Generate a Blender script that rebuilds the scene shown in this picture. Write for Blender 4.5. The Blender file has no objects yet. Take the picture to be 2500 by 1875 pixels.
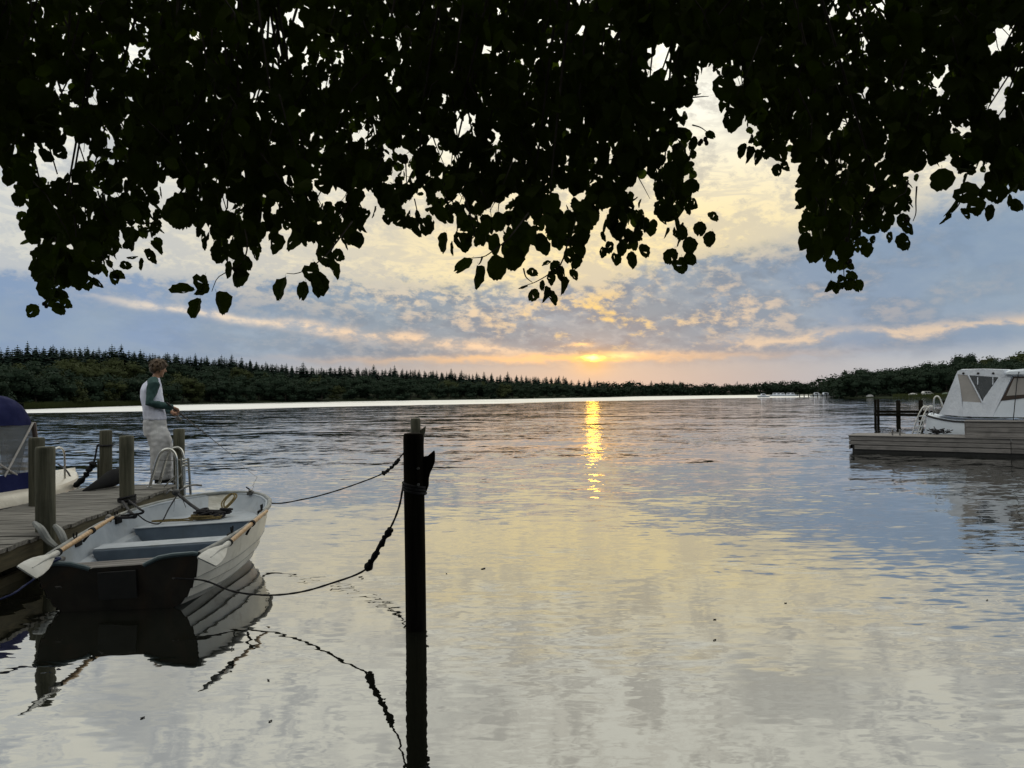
import bpy, bmesh, math, random
import numpy as np
from mathutils import Vector, Matrix, noise as mnoise

random.seed(7)
rng = np.random.default_rng(7)
scene = bpy.context.scene
COL = scene.collection
R = math.radians

# ------------------------------------------------------------------ camera
CAM_H = 1.65
K = 1.65 / 1.9                 # things measured off the water line were laid out for an eye height of 1.9
F = 1850.0
cam_data = bpy.data.cameras.new('camera')
cam_data.sensor_width = 36.0
cam_data.lens = F / 2500.0 * 36.0
cam_data.clip_start = 0.05
cam_data.clip_end = 6000.0
cam = bpy.data.objects.new('camera', cam_data)
COL.objects.link(cam)
CAM_ROT = Matrix.Rotation(R(90 + 0.79), 4, 'X') @ Matrix.Rotation(R(-0.7), 4, 'Z')
cam.matrix_world = Matrix.Translation((0, 0, CAM_H)) @ CAM_ROT
scene.camera = cam
CR = CAM_ROT.to_3x3()
CRI = CR.inverted()
ORG = Vector((0, 0, CAM_H))

def ray(px, py):
    return CR @ Vector(((px - 1250) / F, (937.5 - py) / F, -1.0))

def at(px, py, Y):
    """point seen at a photograph position, Y metres out from the bank"""
    d = ray(px, py)
    return ORG + d * (Y / d.y)

def at_z(px, py, z):
    d = ray(px, py)
    return ORG + d * ((z - CAM_H) / d.z)

ORG19 = Vector((0, 0, 1.9))
def w_at(px, py, Y):
    d = ray(px, py)
    return ORG19 + d * (Y / d.y)
def w_at_z(px, py, z):
    d = ray(px, py)
    return ORG19 + d * ((z - 1.9) / d.z)
def true_scale(o):
    """bring a thing laid out at the 1.9 m measure to its real size and place"""
    o.location = o.location * K
    o.scale = (K, K, K)
    return o

def proj(p):
    q = CRI @ (Vector(p) - ORG)
    return 1250 + F * q.x / -q.z, 937.5 - F * q.y / -q.z

# ------------------------------------------------------------------ light
SUN_AZ = math.atan((1446 - 1250) / F)          # east of +Y
SUN_EL = R(2.65)
sun_dir = Vector((math.sin(SUN_AZ) * math.cos(SUN_EL), math.cos(SUN_AZ) * math.cos(SUN_EL), math.sin(SUN_EL)))
sl = bpy.data.lights.new('sun', 'SUN')
sl.energy = 0.0024
sl.angle = R(0.9)
sl.color = (1.0, 0.52, 0.03)
sun = bpy.data.objects.new('sun', sl)
COL.objects.link(sun)
sun.rotation_euler = (-sun_dir).to_track_quat('-Z', 'Y').to_euler()

world = bpy.data.worlds.new('World')
scene.world = world
world.use_nodes = True
scene.view_settings.view_transform = 'Standard'
scene.view_settings.look = 'None'
scene.view_settings.exposure = 0.0
scene.view_settings.gamma = 1.0
scene.view_settings.use_curve_mapping = False

class NT:
    """tiny wrapper to write node trees as expressions"""
    def __init__(s, tree):
        s.t = tree; s.n = tree.nodes; s.l = tree.links
    def put(s, sock, v):
        if isinstance(v, bpy.types.NodeSocket): s.l.new(v, sock)
        elif v is not None: sock.default_value = v
    def m(s, op, a, b=None, c=None, clamp=False):
        x = s.n.new('ShaderNodeMath'); x.operation = op; x.use_clamp = clamp
        s.put(x.inputs[0], a); s.put(x.inputs[1], b); s.put(x.inputs[2], c)
        return x.outputs[0]
    def vm(s, op, a, b=None, scale=None):
        x = s.n.new('ShaderNodeVectorMath'); x.operation = op
        s.put(x.inputs[0], a); s.put(x.inputs[1], b)
        if scale is not None: s.put(x.inputs['Scale'], scale)
        return x.outputs[0]
    def xyz(s, a, b, c):
        x = s.n.new('ShaderNodeCombineXYZ')
        s.put(x.inputs[0], a); s.put(x.inputs[1], b); s.put(x.inputs[2], c)
        return x.outputs[0]
    def sep(s, v):
        x = s.n.new('ShaderNodeSeparateXYZ'); s.put(x.inputs[0], v)
        return x.outputs
    def ss(s, v, a, b, o0=0.0, o1=1.0, smooth=True):
        x = s.n.new('ShaderNodeMapRange'); x.interpolation_type = 'SMOOTHSTEP' if smooth else 'LINEAR'
        s.put(x.inputs['Value'], v); s.put(x.inputs['From Min'], a); s.put(x.inputs['From Max'], b)
        s.put(x.inputs['To Min'], o0); s.put(x.inputs['To Max'], o1)
        return x.outputs[0]
    def noise(s, vec, scale=1.0, detail=3.0, rough=0.5, dist=0.0, color=False):
        x = s.n.new('ShaderNodeTexNoise')
        s.put(x.inputs['Vector'], vec); s.put(x.inputs['Scale'], scale); s.put(x.inputs['Detail'], detail)
        s.put(x.inputs['Roughness'], rough); s.put(x.inputs['Distortion'], dist)
        return x.outputs[1 if color else 0]
    def mix(s, f, a, b, mode='MIX'):
        x = s.n.new('ShaderNodeMix'); x.data_type = 'RGBA'; x.blend_type = mode
        def c(v): return (*v, 1.0) if isinstance(v, tuple) and len(v) == 3 else v
        s.put(x.inputs[0], f); s.put(x.inputs[6], c(a)); s.put(x.inputs[7], c(b))
        return x.outputs[2]
    def ramp(s, v, stops, interp='LINEAR'):
        x = s.n.new('ShaderNodeValToRGB'); x.color_ramp.interpolation = interp
        el = x.color_ramp.elements
        while len(el) < len(stops): el.new(0.5)
        for e, (p, c) in zip(el, stops):
            e.position = p
            e.color = (*c, 1.0) if isinstance(c, tuple) else (c, c, c, 1.0)
        s.put(x.inputs[0], v)
        return x.outputs[0]
    def gauss(s, v, c, w):
        d = s.m('DIVIDE', s.m('SUBTRACT', v, c), w)
        return s.m('POWER', 2.718, s.m('MULTIPLY', s.m('MULTIPLY', d, d), -1.0))

def lin(r, g, b):
    f = lambda c: (c / 255 / 12.92) if c <= 10 else ((c / 255 + 0.055) / 1.055) ** 2.4
    return (f(r), f(g), f(b))

def build_world():
    w = NT(world.node_tree)
    for n in list(w.n): w.n.remove(n)
    out = w.n.new('ShaderNodeOutputWorld')
    tc = w.n.new('ShaderNodeTexCoord')
    d = w.vm('NORMALIZE', tc.outputs['Generated'])
    x, y, z = w.sep(d)[:3]
    A = w.m('MULTIPLY', w.m('ARCTAN2', x, y), 57.2958)
    E = w.m('MULTIPLY', w.m('ARCSINE', z), 57.2958)
    cs = w.vm('DOT_PRODUCT', d, tuple(sun_dir))
    cs_node = w.n[-1]
    cs = cs_node.outputs['Value']
    # noise fields over the sky, flattened towards the horizon as cloud layers are
    el_s = w.m('MULTIPLY', w.m('POWER', w.m('MAXIMUM', w.m('ADD', E, 1.5), 0.05), 0.75), 4.4)
    # wrap-free azimuth coordinate: use the direction itself, stretched in height
    P = w.vm('ADD', w.vm('SCALE', w.vm('NORMALIZE', w.xyz(x, y, 0.0)), scale=57.3), w.xyz(0.0, 0.0, w.m('MULTIPLY', el_s, 1.0)))
    tilt = w.xyz(0.0, 0.0, w.m('MULTIPLY', A, 0.10))
    P = w.vm('ADD', P, tilt)
    n_big = w.noise(P, 0.10, 6, 0.55, 0.0)
    n_mid = w.noise(P, 0.27, 9, 0.60, 0.15)
    n_fine = w.noise(P, 0.95, 7, 0.62, 0.15)
    n_fib = w.noise(w.vm('MULTIPLY', P, (1.0, 1.0, 2.2)), 0.22, 7, 0.62, 1.2)
    c = lambda v: w.m('SUBTRACT', v, 0.5)
    # ragged top edge of the low cloud bank
    t = w.ss(A, -60, 60, 0, 1, smooth=False)
    edge = w.m('MULTIPLY', w.ramp(t, [(0.0, .40), (0.217, .42), (0.294, .425), (0.386, .435), (0.49, .385), (0.565, .43), (0.62, .50), (0.683, .55), (0.74, .60), (0.79, .66), (0.85, .66), (1.0, .5)]), 20.0)
    Ew = w.m('ADD', E, w.m('ADD', w.m('MULTIPLY', c(n_mid), 4.6), w.m('MULTIPLY', c(n_fine), 2.6)))
    # softer edge off to the right, ragged in the middle
    soft = w.ss(A, 14, 26, 0.9, 1.8)
    bank = w.m('SUBTRACT', 1.0, w.ss(w.m('DIVIDE', w.m('SUBTRACT', Ew, edge), soft), -1.0, 1.0))
    # colours ----------------------------------------------------------
    warm = w.gauss(A, 8.0, 30.0)
    warm_n = w.gauss(A, 5.0, 17.0)
    high = w.mix(warm, lin(206, 209, 207), lin(248, 229, 182))
    high = w.mix(w.ss(w.m('ABSOLUTE', w.m('SUBTRACT', A, 8)), 4, 22, 0.30, 0.0), high, lin(255, 232, 160))
    high_up = w.mix(w.ss(E, 11, 21), high, lin(224, 222, 208))
    # thin grey fleece over the bright upper sky
    fle = w.m('MULTIPLY', w.ss(w.m('ADD', n_mid, w.m('MULTIPLY', c(n_fine), 0.7)), 0.44, 0.62), w.ss(E, 7, 12, 1.0, 0.7))
    fle = w.m('MAXIMUM', fle, w.m('MULTIPLY', w.ss(n_fib, 0.46, 0.60), 0.6))
    high_up = w.mix(w.m('MULTIPLY', fle, 0.8), high_up, w.mix(warm, lin(176, 185, 196), lin(196, 190, 176)))
    heavy = w.m('MULTIPLY', w.ss(E, 10, 17), w.m('MAXIMUM', w.ss(n_big, 0.50, 0.66, 0.0, 0.42), w.ss(w.m('ADD', w.m('MULTIPLY', n_mid, .6), w.m('MULTIPLY', n_fine, .4)), 0.48, 0.62, 0.0, 0.42)))
    high_up = w.mix(heavy, high_up, w.mix(warm, lin(138, 146, 158), lin(152, 150, 144)))
    low_l = lin(132, 155, 186)
    low_c = lin(128, 147, 163)
    low_r = lin(130, 152, 177)
    low = w.mix(w.ss(A, -26, -6), low_l, low_c)
    low = w.mix(w.ss(A, 10, 24), low, low_r)
    low = w.mix(w.ss(n_big, 0.42, 0.6, 0.0, 0.55), low, lin(152, 169, 184))
    low = w.mix(w.m('MULTIPLY', w.ss(n_mid, 0.42, 0.56), w.m('MULTIPLY', w.gauss(A, 5, 24), 0.75)), low, lin(112, 131, 151))
    low = w.mix(w.m('MULTIPLY', w.ss(n_fine, 0.46, 0.62), w.m('MULTIPLY', w.gauss(A, 1, 19), 0.35)), low, lin(170, 181, 190))
    # mottled, softly lit fringe under the bright edge
    fr_ = w.m('MULTIPLY', w.ss(w.m('SUBTRACT', edge, E), 3.2, 0.4), w.ss(w.m('ADD', w.m('MULTIPLY', n_fine, .6), w.m('MULTIPLY', n_mid, .4)), 0.44, 0.60))
    low = w.mix(w.m('MULTIPLY', fr_, w.m('MULTIPLY', w.gauss(A, -3, 22), 0.7)), low, lin(234, 216, 186))
    # broken, lit seams in the bank near the sun
    seam_n = w.m('ADD', w.m('MULTIPLY', n_mid, 0.58), w.m('MULTIPLY', n_fine, 0.42))
    seam = w.m('MULTIPLY', w.ss(w.m('ABSOLUTE', c(seam_n)), 0.03, 0.0), w.m('MULTIPLY', w.gauss(A, 6.0, 20.0), w.gauss(E, 6.2, 2.8)))
    blot = w.m('MULTIPLY', w.ss(seam_n, 0.50, 0.64), w.m('MULTIPLY', w.gauss(A, 7.0, 16.0), w.gauss(E, 6.0, 3.0)))
    glow_c = w.mix(w.gauss(A, 6.5, 7.0), lin(250, 218, 180), lin(255, 214, 128))
    low = w.mix(w.m('MULTIPLY', blot, 0.85), low, glow_c)
    # pale haze under the bank along the horizon
    hz = w.mix(w.gauss(A, 4.0, 26.0), lin(148, 167, 190), lin(188, 181, 173))
    hz = w.mix(w.ss(A, 16, 30), hz, lin(182, 188, 194))
    hzm = w.ss(w.m('ADD', E, w.m('MULTIPLY', c(n_mid), 1.6)), w.m('ADD', 3.4, w.m('MULTIPLY', w.gauss(A, -34, 12), -1.8)), 1.6)
    low = w.mix(w.m('MULTIPLY', hzm, 0.9), low, hz)
    sky = w.mix(bank, high_up, low)
    # long thin lit streak dropping to the right, and a softer one over the right shore
    Es = w.ss(A, -33, 4, 7.35, 2.75, smooth=False)
    wob = w.m('MULTIPLY', c(w.noise(P, 0.16, 4, 0.55)), 1.6)
    st_w = w.m('ADD', 0.15, w.m('MULTIPLY', w.ss(A, -33, -8), 0.32))
    st = w.m('MULTIPLY', w.gauss(w.m('ADD', E, wob), Es, st_w), w.m('MULTIPLY', w.ss(A, -31, -24), w.ss(A, 6, -3)))
    st = w.m('MULTIPLY', st, w.ss(w.m('ADD', w.m('MULTIPLY', n_mid, .6), w.m('MULTIPLY', n_fine, .4)), 0.40, 0.54, 0.25, 1.0))
    sky = w.mix(w.m('MULTIPLY', st, 0.9), sky, w.mix(w.ss(A, -26, -6), lin(236, 220, 200), lin(246, 212, 176)))
    st2 = w.m('MULTIPLY', w.gauss(w.m('ADD', E, w.m('MULTIPLY', c(n_mid), 3.4)), w.ss(A, 14, 36, 3.7, 4.3, smooth=False), 0.36), w.m('MULTIPLY', w.ss(A, 13, 18), w.ss(n_mid, 0.40, 0.56, 0.25, 1.0)))
    st2 = w.m('MULTIPLY', st2, w.ss(A, 60, 42))
    sky = w.mix(w.m('MULTIPLY', st2, 0.7), sky, lin(242, 212, 178))
    st3 = w.m('MULTIPLY', w.gauss(w.m('ADD', E, w.m('MULTIPLY', c(n_mid), 2.0)), 2.7, 0.28), w.gauss(A, 3.0, 13.0))
    sky = w.mix(w.m('MULTIPLY', st3, 0.8), sky, lin(255, 204, 146))
    # the sky is stronger overhead on the sun side and dims away from it
    gain = w.m('MULTIPLY', w.ss(E, 9, 30, 1.0, 1.72), w.ss(cs, -0.7, 0.75, 0.85, 1.0))
    gain = w.m('MULTIPLY', gain, w.ss(E, 50, 90, 1.0, 0.9))
    sky = w.vm('SCALE', sky, scale=gain)
    # the veiled sun: a torn bright spot behind the cloud edge and its glow
    sa, se = math.degrees(SUN_AZ), math.degrees(SUN_EL)
    Aj = w.m('ADD', A, w.m('MULTIPLY', c(n_fine), 1.6))
    Ej = w.m('ADD', E, w.m('MULTIPLY', c(n_fine), 0.8))
    core = w.m('MULTIPLY', w.gauss(Aj, sa, 0.58), w.gauss(Ej, se + .02, 0.17))
    halo = w.m('MULTIPLY', w.gauss(A, sa, 1.5), w.gauss(E, se - 0.25, 1.0))
    wide = w.m('MULTIPLY', w.gauss(A, sa, 5.0), w.gauss(E, se, 2.4))
    up = w.m('MULTIPLY', w.gauss(Aj, sa - 0.9, 0.8), w.gauss(Ej, se + 1.0, 0.14))
    arc = w.m('MULTIPLY', w.gauss(Aj, sa + 2.3, 1.3), w.gauss(Ej, se + 0.22, 0.26))
    def add(col, f, k):
        e = w.vm('SCALE', k, scale=f)
        return w.vm('ADD', col, e)
    sky = add(sky, wide, (0.07, 0.02, -0.02))
    sky = add(sky, halo, (0.34, 0.09, -0.12))
    sky = add(sky, up, (0.9, 0.45, 0.02))
    sky = add(sky, arc, (0.7, 0.38, 0.06))
    sky = add(sky, core, (6.5, 3.6, 0.5))
    st_ = w.n.new('ShaderNodeTexSky')
    st_.sky_type = 'NISHITA'; st_.sun_disc = False
    st_.sun_elevation = SUN_EL; st_.sun_rotation = SUN_AZ
    bg2 = w.n.new('ShaderNodeBackground'); bg2.inputs[1].default_value = 0.006
    w.l.new(st_.outputs[0], bg2.inputs[0])
    bg = w.n.new('ShaderNodeBackground'); bg.inputs[1].default_value = 1.0
    w.put(bg.inputs[0], w.vm('MAXIMUM', sky, (0, 0, 0)))
    ad = w.n.new('ShaderNodeAddShader')
    w.l.new(bg.outputs[0], ad.inputs[0]); w.l.new(bg2.outputs[0], ad.inputs[1])
    w.l.new(ad.outputs[0], out.inputs[0])
build_world()
world.cycles.sampling_method = 'MANUAL'
world.cycles.sample_map_resolution = 1024
scene.cycles.use_denoising = True
scene.cycles.max_bounces = 8
scene.cycles.transparent_max_bounces = 16
scene.cycles.sample_clamp_indirect = 6.0
scene.cycles.caustics_reflective = False
scene.cycles.caustics_refractive = False

# ------------------------------------------------------------------ materials
def principled(name, rough=0.6, spec=0.4, metal=0.0):
    m = bpy.data.materials.new(name); m.use_nodes = True
    w = NT(m.node_tree)
    b = w.n['Principled BSDF']
    b.inputs['Roughness'].default_value = rough
    b.inputs['Specular IOR Level'].default_value = spec
    b.inputs['Metallic'].default_value = metal
    return m, w, b

def mat(name, col, col2=None, scale=6.0, rough=0.6, spec=0.4, metal=0.0, bump=0.0, stretch=(1, 1, 1), bscale=None, dirt=None, dirt_amt=0.3, vary=0.0):
    m, w, b = principled(name, rough, spec, metal)
    tc = w.n.new('ShaderNodeTexCoord')
    oi = w.n.new('ShaderNodeObjectInfo')
    v = w.vm('MULTIPLY', tc.outputs['Object'], stretch)
    v = w.vm('ADD', v, w.vm('SCALE', (13.0, 7.0, 5.0), scale=oi.outputs['Random']))
    if col2 is None: col2 = tuple(x * 0.8 for x in col)
    n = w.noise(v, scale, 5, 0.6)
    c = w.mix(w.ss(n, 0.35, 0.65), col, col2)
    if dirt:
        c = w.mix(w.m('MULTIPLY', w.ss(w.noise(v, scale * 0.35, 6, 0.7, 0.6), 0.5, 0.68), dirt_amt), c, dirt)
    if vary:
        c = w.vm('SCALE', c, scale=w.m('ADD', 1 - vary, w.m('MULTIPLY', oi.outputs['Random'], 2 * vary)))
    w.put(b.inputs['Base Color'], c)
    w.put(b.inputs['Roughness'], w.ss(n, 0.3, 0.7, rough * 0.85, min(1, rough * 1.15)))
    if bump:
        bn = w.n.new('ShaderNodeBump'); bn.inputs['Strength'].default_value = 0.6; bn.inputs['Distance'].default_value = bump
        w.put(bn.inputs['Height'], w.noise(v, bscale or scale * 3, 6, 0.65))
        w.l.new(bn.outputs[0], b.inputs['Normal'])
    return m

def wood(name, c1, c2, axis=0, rough=0.75, grain=1.0, vary=0.18, spec=0.3):
    st = [14.0, 14.0, 14.0]; st[axis] = 0.9
    m, w, b = principled(name, rough, spec)
    tc = w.n.new('ShaderNodeTexCoord'); oi = w.n.new('ShaderNodeObjectInfo')
    v = w.vm('ADD', w.vm('MULTIPLY', tc.outputs['Object'], tuple(st)), w.vm('SCALE', (31.0, 17.0, 23.0), scale=oi.outputs['Random']))
    n = w.noise(v, 2.2 * grain, 6, 0.62, 0.35)
    k = w.noise(tc.outputs['Object'], 3.0, 4, 0.6)
    c = w.mix(w.ss(n, 0.32, 0.68), c1, c2)
    c = w.mix(w.m('MULTIPLY', w.ss(k, 0.5, 0.7), 0.35), c, tuple(x * 0.45 for x in c2))
    c = w.vm('SCALE', c, scale=w.m('ADD', 1 - vary, w.m('MULTIPLY', oi.outputs['Random'], 2 * vary)))
    w.put(b.inputs['Base Color'], c)
    bn = w.n.new('ShaderNodeBump'); bn.inputs['Strength'].default_value = 0.7; bn.inputs['Distance'].default_value = 0.004
    w.put(bn.inputs['Height'], n); w.l.new(bn.outputs[0], b.inputs['Normal'])
    return m

def glassy(name, tint, alpha, rough=0.1):
    m, w, b = principled(name, rough, 0.5)
    tc = w.n.new('ShaderNodeTexCoord')
    n = w.noise(tc.outputs['Object'], 3.0, 4, 0.6, 1.0)
    w.put(b.inputs['Base Color'], w.mix(w.ss(n, .4, .6), tint, tuple(t * .8 for t in tint)))
    w.put(b.inputs['Alpha'], w.ss(n, 0.3, 0.7, alpha * 0.8, min(1, alpha * 1.2)))
    bn = w.n.new('ShaderNodeBump'); bn.inputs['Strength'].default_value = 0.5; bn.inputs['Distance'].default_value = 0.01
    w.put(bn.inputs['Height'], n); w.l.new(bn.outputs[0], b.inputs['Normal'])
    return m

M = {}
M['plank'] = wood('weathered planks', (0.22, 0.21, 0.19), (0.085, 0.08, 0.073), 0)
M['beam'] = wood('mossy beam', (0.14, 0.12, 0.07), (0.07, 0.062, 0.038), 1)
M['post'] = wood('round post wood', (0.125, 0.12, 0.085), (0.055, 0.056, 0.038), 2)
M['darkpost'] = wood('tarred mooring post', (0.016, 0.014, 0.010), (0.008, 0.007, 0.005), 2, rough=0.9, spec=0.04)  # near-black grained wood, shared by the nearest post and the far piers
M['greyboard'] = wood('grey dock board', (0.25, 0.235, 0.225), (0.15, 0.14, 0.135), 0)
M['bark'] = mat('alder bark', (0.05, 0.042, 0.033), (0.025, 0.02, 0.017), 9, 0.9, bump=0.01)
M['twig'] = mat('twig bark', (0.035, 0.026, 0.018), None, 20, 0.8)
M['hull'] = mat('white glassfibre', (0.72, 0.71, 0.66), (0.62, 0.61, 0.56), 3, 0.35, dirt=(0.16, 0.14, 0.09), dirt_amt=0.55)
M['inner'] = mat('grey inner moulding', (0.40, 0.44, 0.49), (0.33, 0.37, 0.42), 4, 0.5, dirt=(0.2, 0.2, 0.17), dirt_amt=0.35, bump=0.001)
M['innerblue'] = mat('blue grey thwart', (0.17, 0.215, 0.27), (0.135, 0.175, 0.225), 5, 0.55, dirt=(0.12, 0.13, 0.12), dirt_amt=0.3)
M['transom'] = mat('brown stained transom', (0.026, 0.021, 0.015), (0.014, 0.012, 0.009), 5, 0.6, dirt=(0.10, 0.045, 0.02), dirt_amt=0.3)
M['blackpad'] = mat('black motor pad', (0.012, 0.012, 0.012), None, 8, 0.6)
M['gun'] = mat('grey rubber gunwale', (0.26, 0.27, 0.26), (0.19, 0.2, 0.2), 9, 0.5, dirt=(0.1, 0.09, 0.07))
M['gunblue'] = mat('blue grey transom roll', (0.10, 0.15, 0.17), None, 9, 0.45)
M['oarwood'] = mat('varnished oar wood', (0.52, 0.33, 0.16), (0.36, 0.21, 0.09), 5, 0.35, stretch=(1, 8, 8), dirt=(0.12, 0.07, 0.03))
M['blade'] = mat('white plastic blade', (0.62, 0.62, 0.6), (0.5, 0.5, 0.47), 6, 0.4, dirt=(0.25, 0.23, 0.18))
M['anchor'] = mat('dark galvanised anchor', (0.07, 0.07, 0.072), (0.035, 0.035, 0.037), 14, 0.6, metal=0.4)
M['rope'] = mat('dark mooring rope', (0.018, 0.017, 0.02), None, 60, 0.85, bump=0.002, bscale=160)
M['bluerope'] = mat('blue rope', (0.02, 0.03, 0.10), None, 60, 0.85)
M['yellowrope'] = mat('ochre rope', (0.22, 0.16, 0.06), (0.10, 0.08, 0.035), 70, 0.85)
M['rubber'] = mat('black rubber', (0.012, 0.012, 0.014), (0.02, 0.02, 0.02), 8, 0.85, spec=0.12)
M['steel'] = mat('stainless tube', (0.62, 0.62, 0.6), (0.5, 0.5, 0.48), 6, 0.25, metal=1.0)
M['iron'] = mat('galvanised iron', (0.2, 0.2, 0.2), (0.12, 0.11, 0.1), 14, 0.55, metal=0.6)
M['navy'] = mat('navy canvas', (0.012, 0.016, 0.070), (0.009, 0.012, 0.052), 5, 0.8, spec=0.08, bump=0.012, bscale=5)
M['vinyl'] = glassy('clear vinyl', (0.42, 0.44, 0.44), 0.5, 0.12)
M['vinylwhite'] = glassy('milky vinyl', (0.55, 0.52, 0.5), 0.72, 0.2)
M['netting'] = glassy('smoked netting', (0.10, 0.11, 0.12), 0.75, 0.5)
M['boatwhite'] = mat('white gelcoat', (0.78, 0.84, 0.92), (0.74, 0.80, 0.88), 1.2, 0.25, dirt=(0.4, 0.4, 0.36), dirt_amt=0.25)
M['cream'] = mat('cream gelcoat', (0.66, 0.62, 0.54), (0.56, 0.52, 0.45), 1.5, 0.3, dirt=(0.25, 0.2, 0.13), dirt_amt=0.4)
M['canvaswhite'] = mat('white canvas', (0.76, 0.80, 0.88), (0.68, 0.72, 0.80), 3, 0.7, bump=0.10, bscale=2.6, stretch=(1, 1, .5))
M['brown'] = mat('dark brown trim', (0.06, 0.042, 0.035), None, 5, 0.4)
M['blackline'] = mat('black trim', (0.012, 0.012, 0.014), None, 8, 0.5)
M['shirt'] = mat('white jersey cloth', (0.72, 0.74, 0.88), (0.66, 0.68, 0.83), 6, 0.85, bump=0.03, bscale=7)
M['sleeve'] = mat('green jersey sleeve', (0.03, 0.075, 0.072), (0.022, 0.055, 0.055), 8, 0.85, bump=0.01, bscale=14)
M['pants'] = mat('light grey cotton trousers', (0.60, 0.60, 0.61), (0.50, 0.50, 0.52), 5, 0.9, bump=0.03, bscale=5, stretch=(1, 1, .6))
M['skin'] = mat('skin', (0.42, 0.23, 0.15), (0.36, 0.19, 0.12), 12, 0.5)
M['hair'] = mat('light brown hair', (0.10, 0.062, 0.032), (0.045, 0.027, 0.014), 30, 0.6, bump=0.01, bscale=40, stretch=(1, 1, .35))
M['shoe'] = mat('black shoes', (0.015, 0.014, 0.014), None, 10, 0.5)
M['carbon'] = mat('dark rod blank', (0.03, 0.025, 0.02), None, 10, 0.3)
M['line'] = mat('fishing line', (0.05, 0.05, 0.05), None, 10, 0.3)
M['tentgrey'] = mat('pale tent cloth', (0.4, 0.4, 0.4), None, 4, 0.8)
M['tentgreen'] = mat('green tent cloth', (0.10, 0.14, 0.10), None, 4, 0.8)
M['carwhite'] = mat('white van paint', (0.6, 0.6, 0.58), None, 4, 0.3)
M['carglass'] = mat('dark window glass', (0.03, 0.035, 0.04), None, 4, 0.1)
M['tire'] = mat('tyre', (0.02, 0.02, 0.02), None, 10, 0.8)
M['mast'] = mat('grey mast steel', (0.2, 0.2, 0.2), None, 3, 0.5)

def mat_leaf(name, c1, c2, trans):
    m, w, b = principled(name, 0.7, 0.05)
    g = w.n.new('ShaderNodeNewGeometry')
    oi = w.n.new('ShaderNodeObjectInfo')
    n = w.noise(w.vm('ADD', g.outputs['Position'], w.vm('SCALE', (3.0, 5.0, 7.0), scale=oi.outputs['Random'])), 5.0, 3, 0.6)
    c = w.mix(w.ss(n, 0.35, 0.65), c1, c2)
    w.put(b.inputs['Base Color'], c)
    tr = w.n.new('ShaderNodeBsdfTranslucent')
    w.put(tr.inputs[0], w.vm('MULTIPLY', c, (1.1, 1.25, 0.6)))
    mx = w.n.new('ShaderNodeMixShader'); mx.inputs[0].default_value = trans
    w.l.new(b.outputs[0], mx.inputs[1]); w.l.new(tr.outputs[0], mx.inputs[2])
    w.l.new(mx.outputs[0], w.n['Material Output'].inputs[0])
    return m
M['leaf'] = mat_leaf('alder leaf', (0.050, 0.066, 0.010), (0.030, 0.043, 0.006), 0.5)
M['wood_far'] = mat_leaf('broadleaf crown', (0.028, 0.044, 0.027), (0.018, 0.031, 0.021), 0.1)
M['wood_far2'] = mat_leaf('olive crown', (0.056, 0.066, 0.026), (0.036, 0.046, 0.021), 0.1)
M['conifer'] = mat_leaf('conifer needles', (0.020, 0.034, 0.026), (0.013, 0.024, 0.020), 0.05)

# ------------------------------------------------------------------ builders
def tag(o, label=None, cat=None, group=None, kind=None):
    if label: o['label'] = label
    if cat: o['category'] = cat
    if group: o['group'] = group
    if kind: o['kind'] = kind
    return o

def empty(name, loc=(0, 0, 0), rot=(0, 0, 0), parent=None):
    o = bpy.data.objects.new(name, None); COL.objects.link(o)
    o.location = loc; o.rotation_euler = rot; o.empty_display_size = 0.2
    if parent: o.parent = parent
    return o

def copy_tree(o, parent=None):
    c = o.copy(); COL.objects.link(c)
    if parent: c.parent = parent
    for ch in list(o.children): copy_tree(ch, c)
    return c

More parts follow.
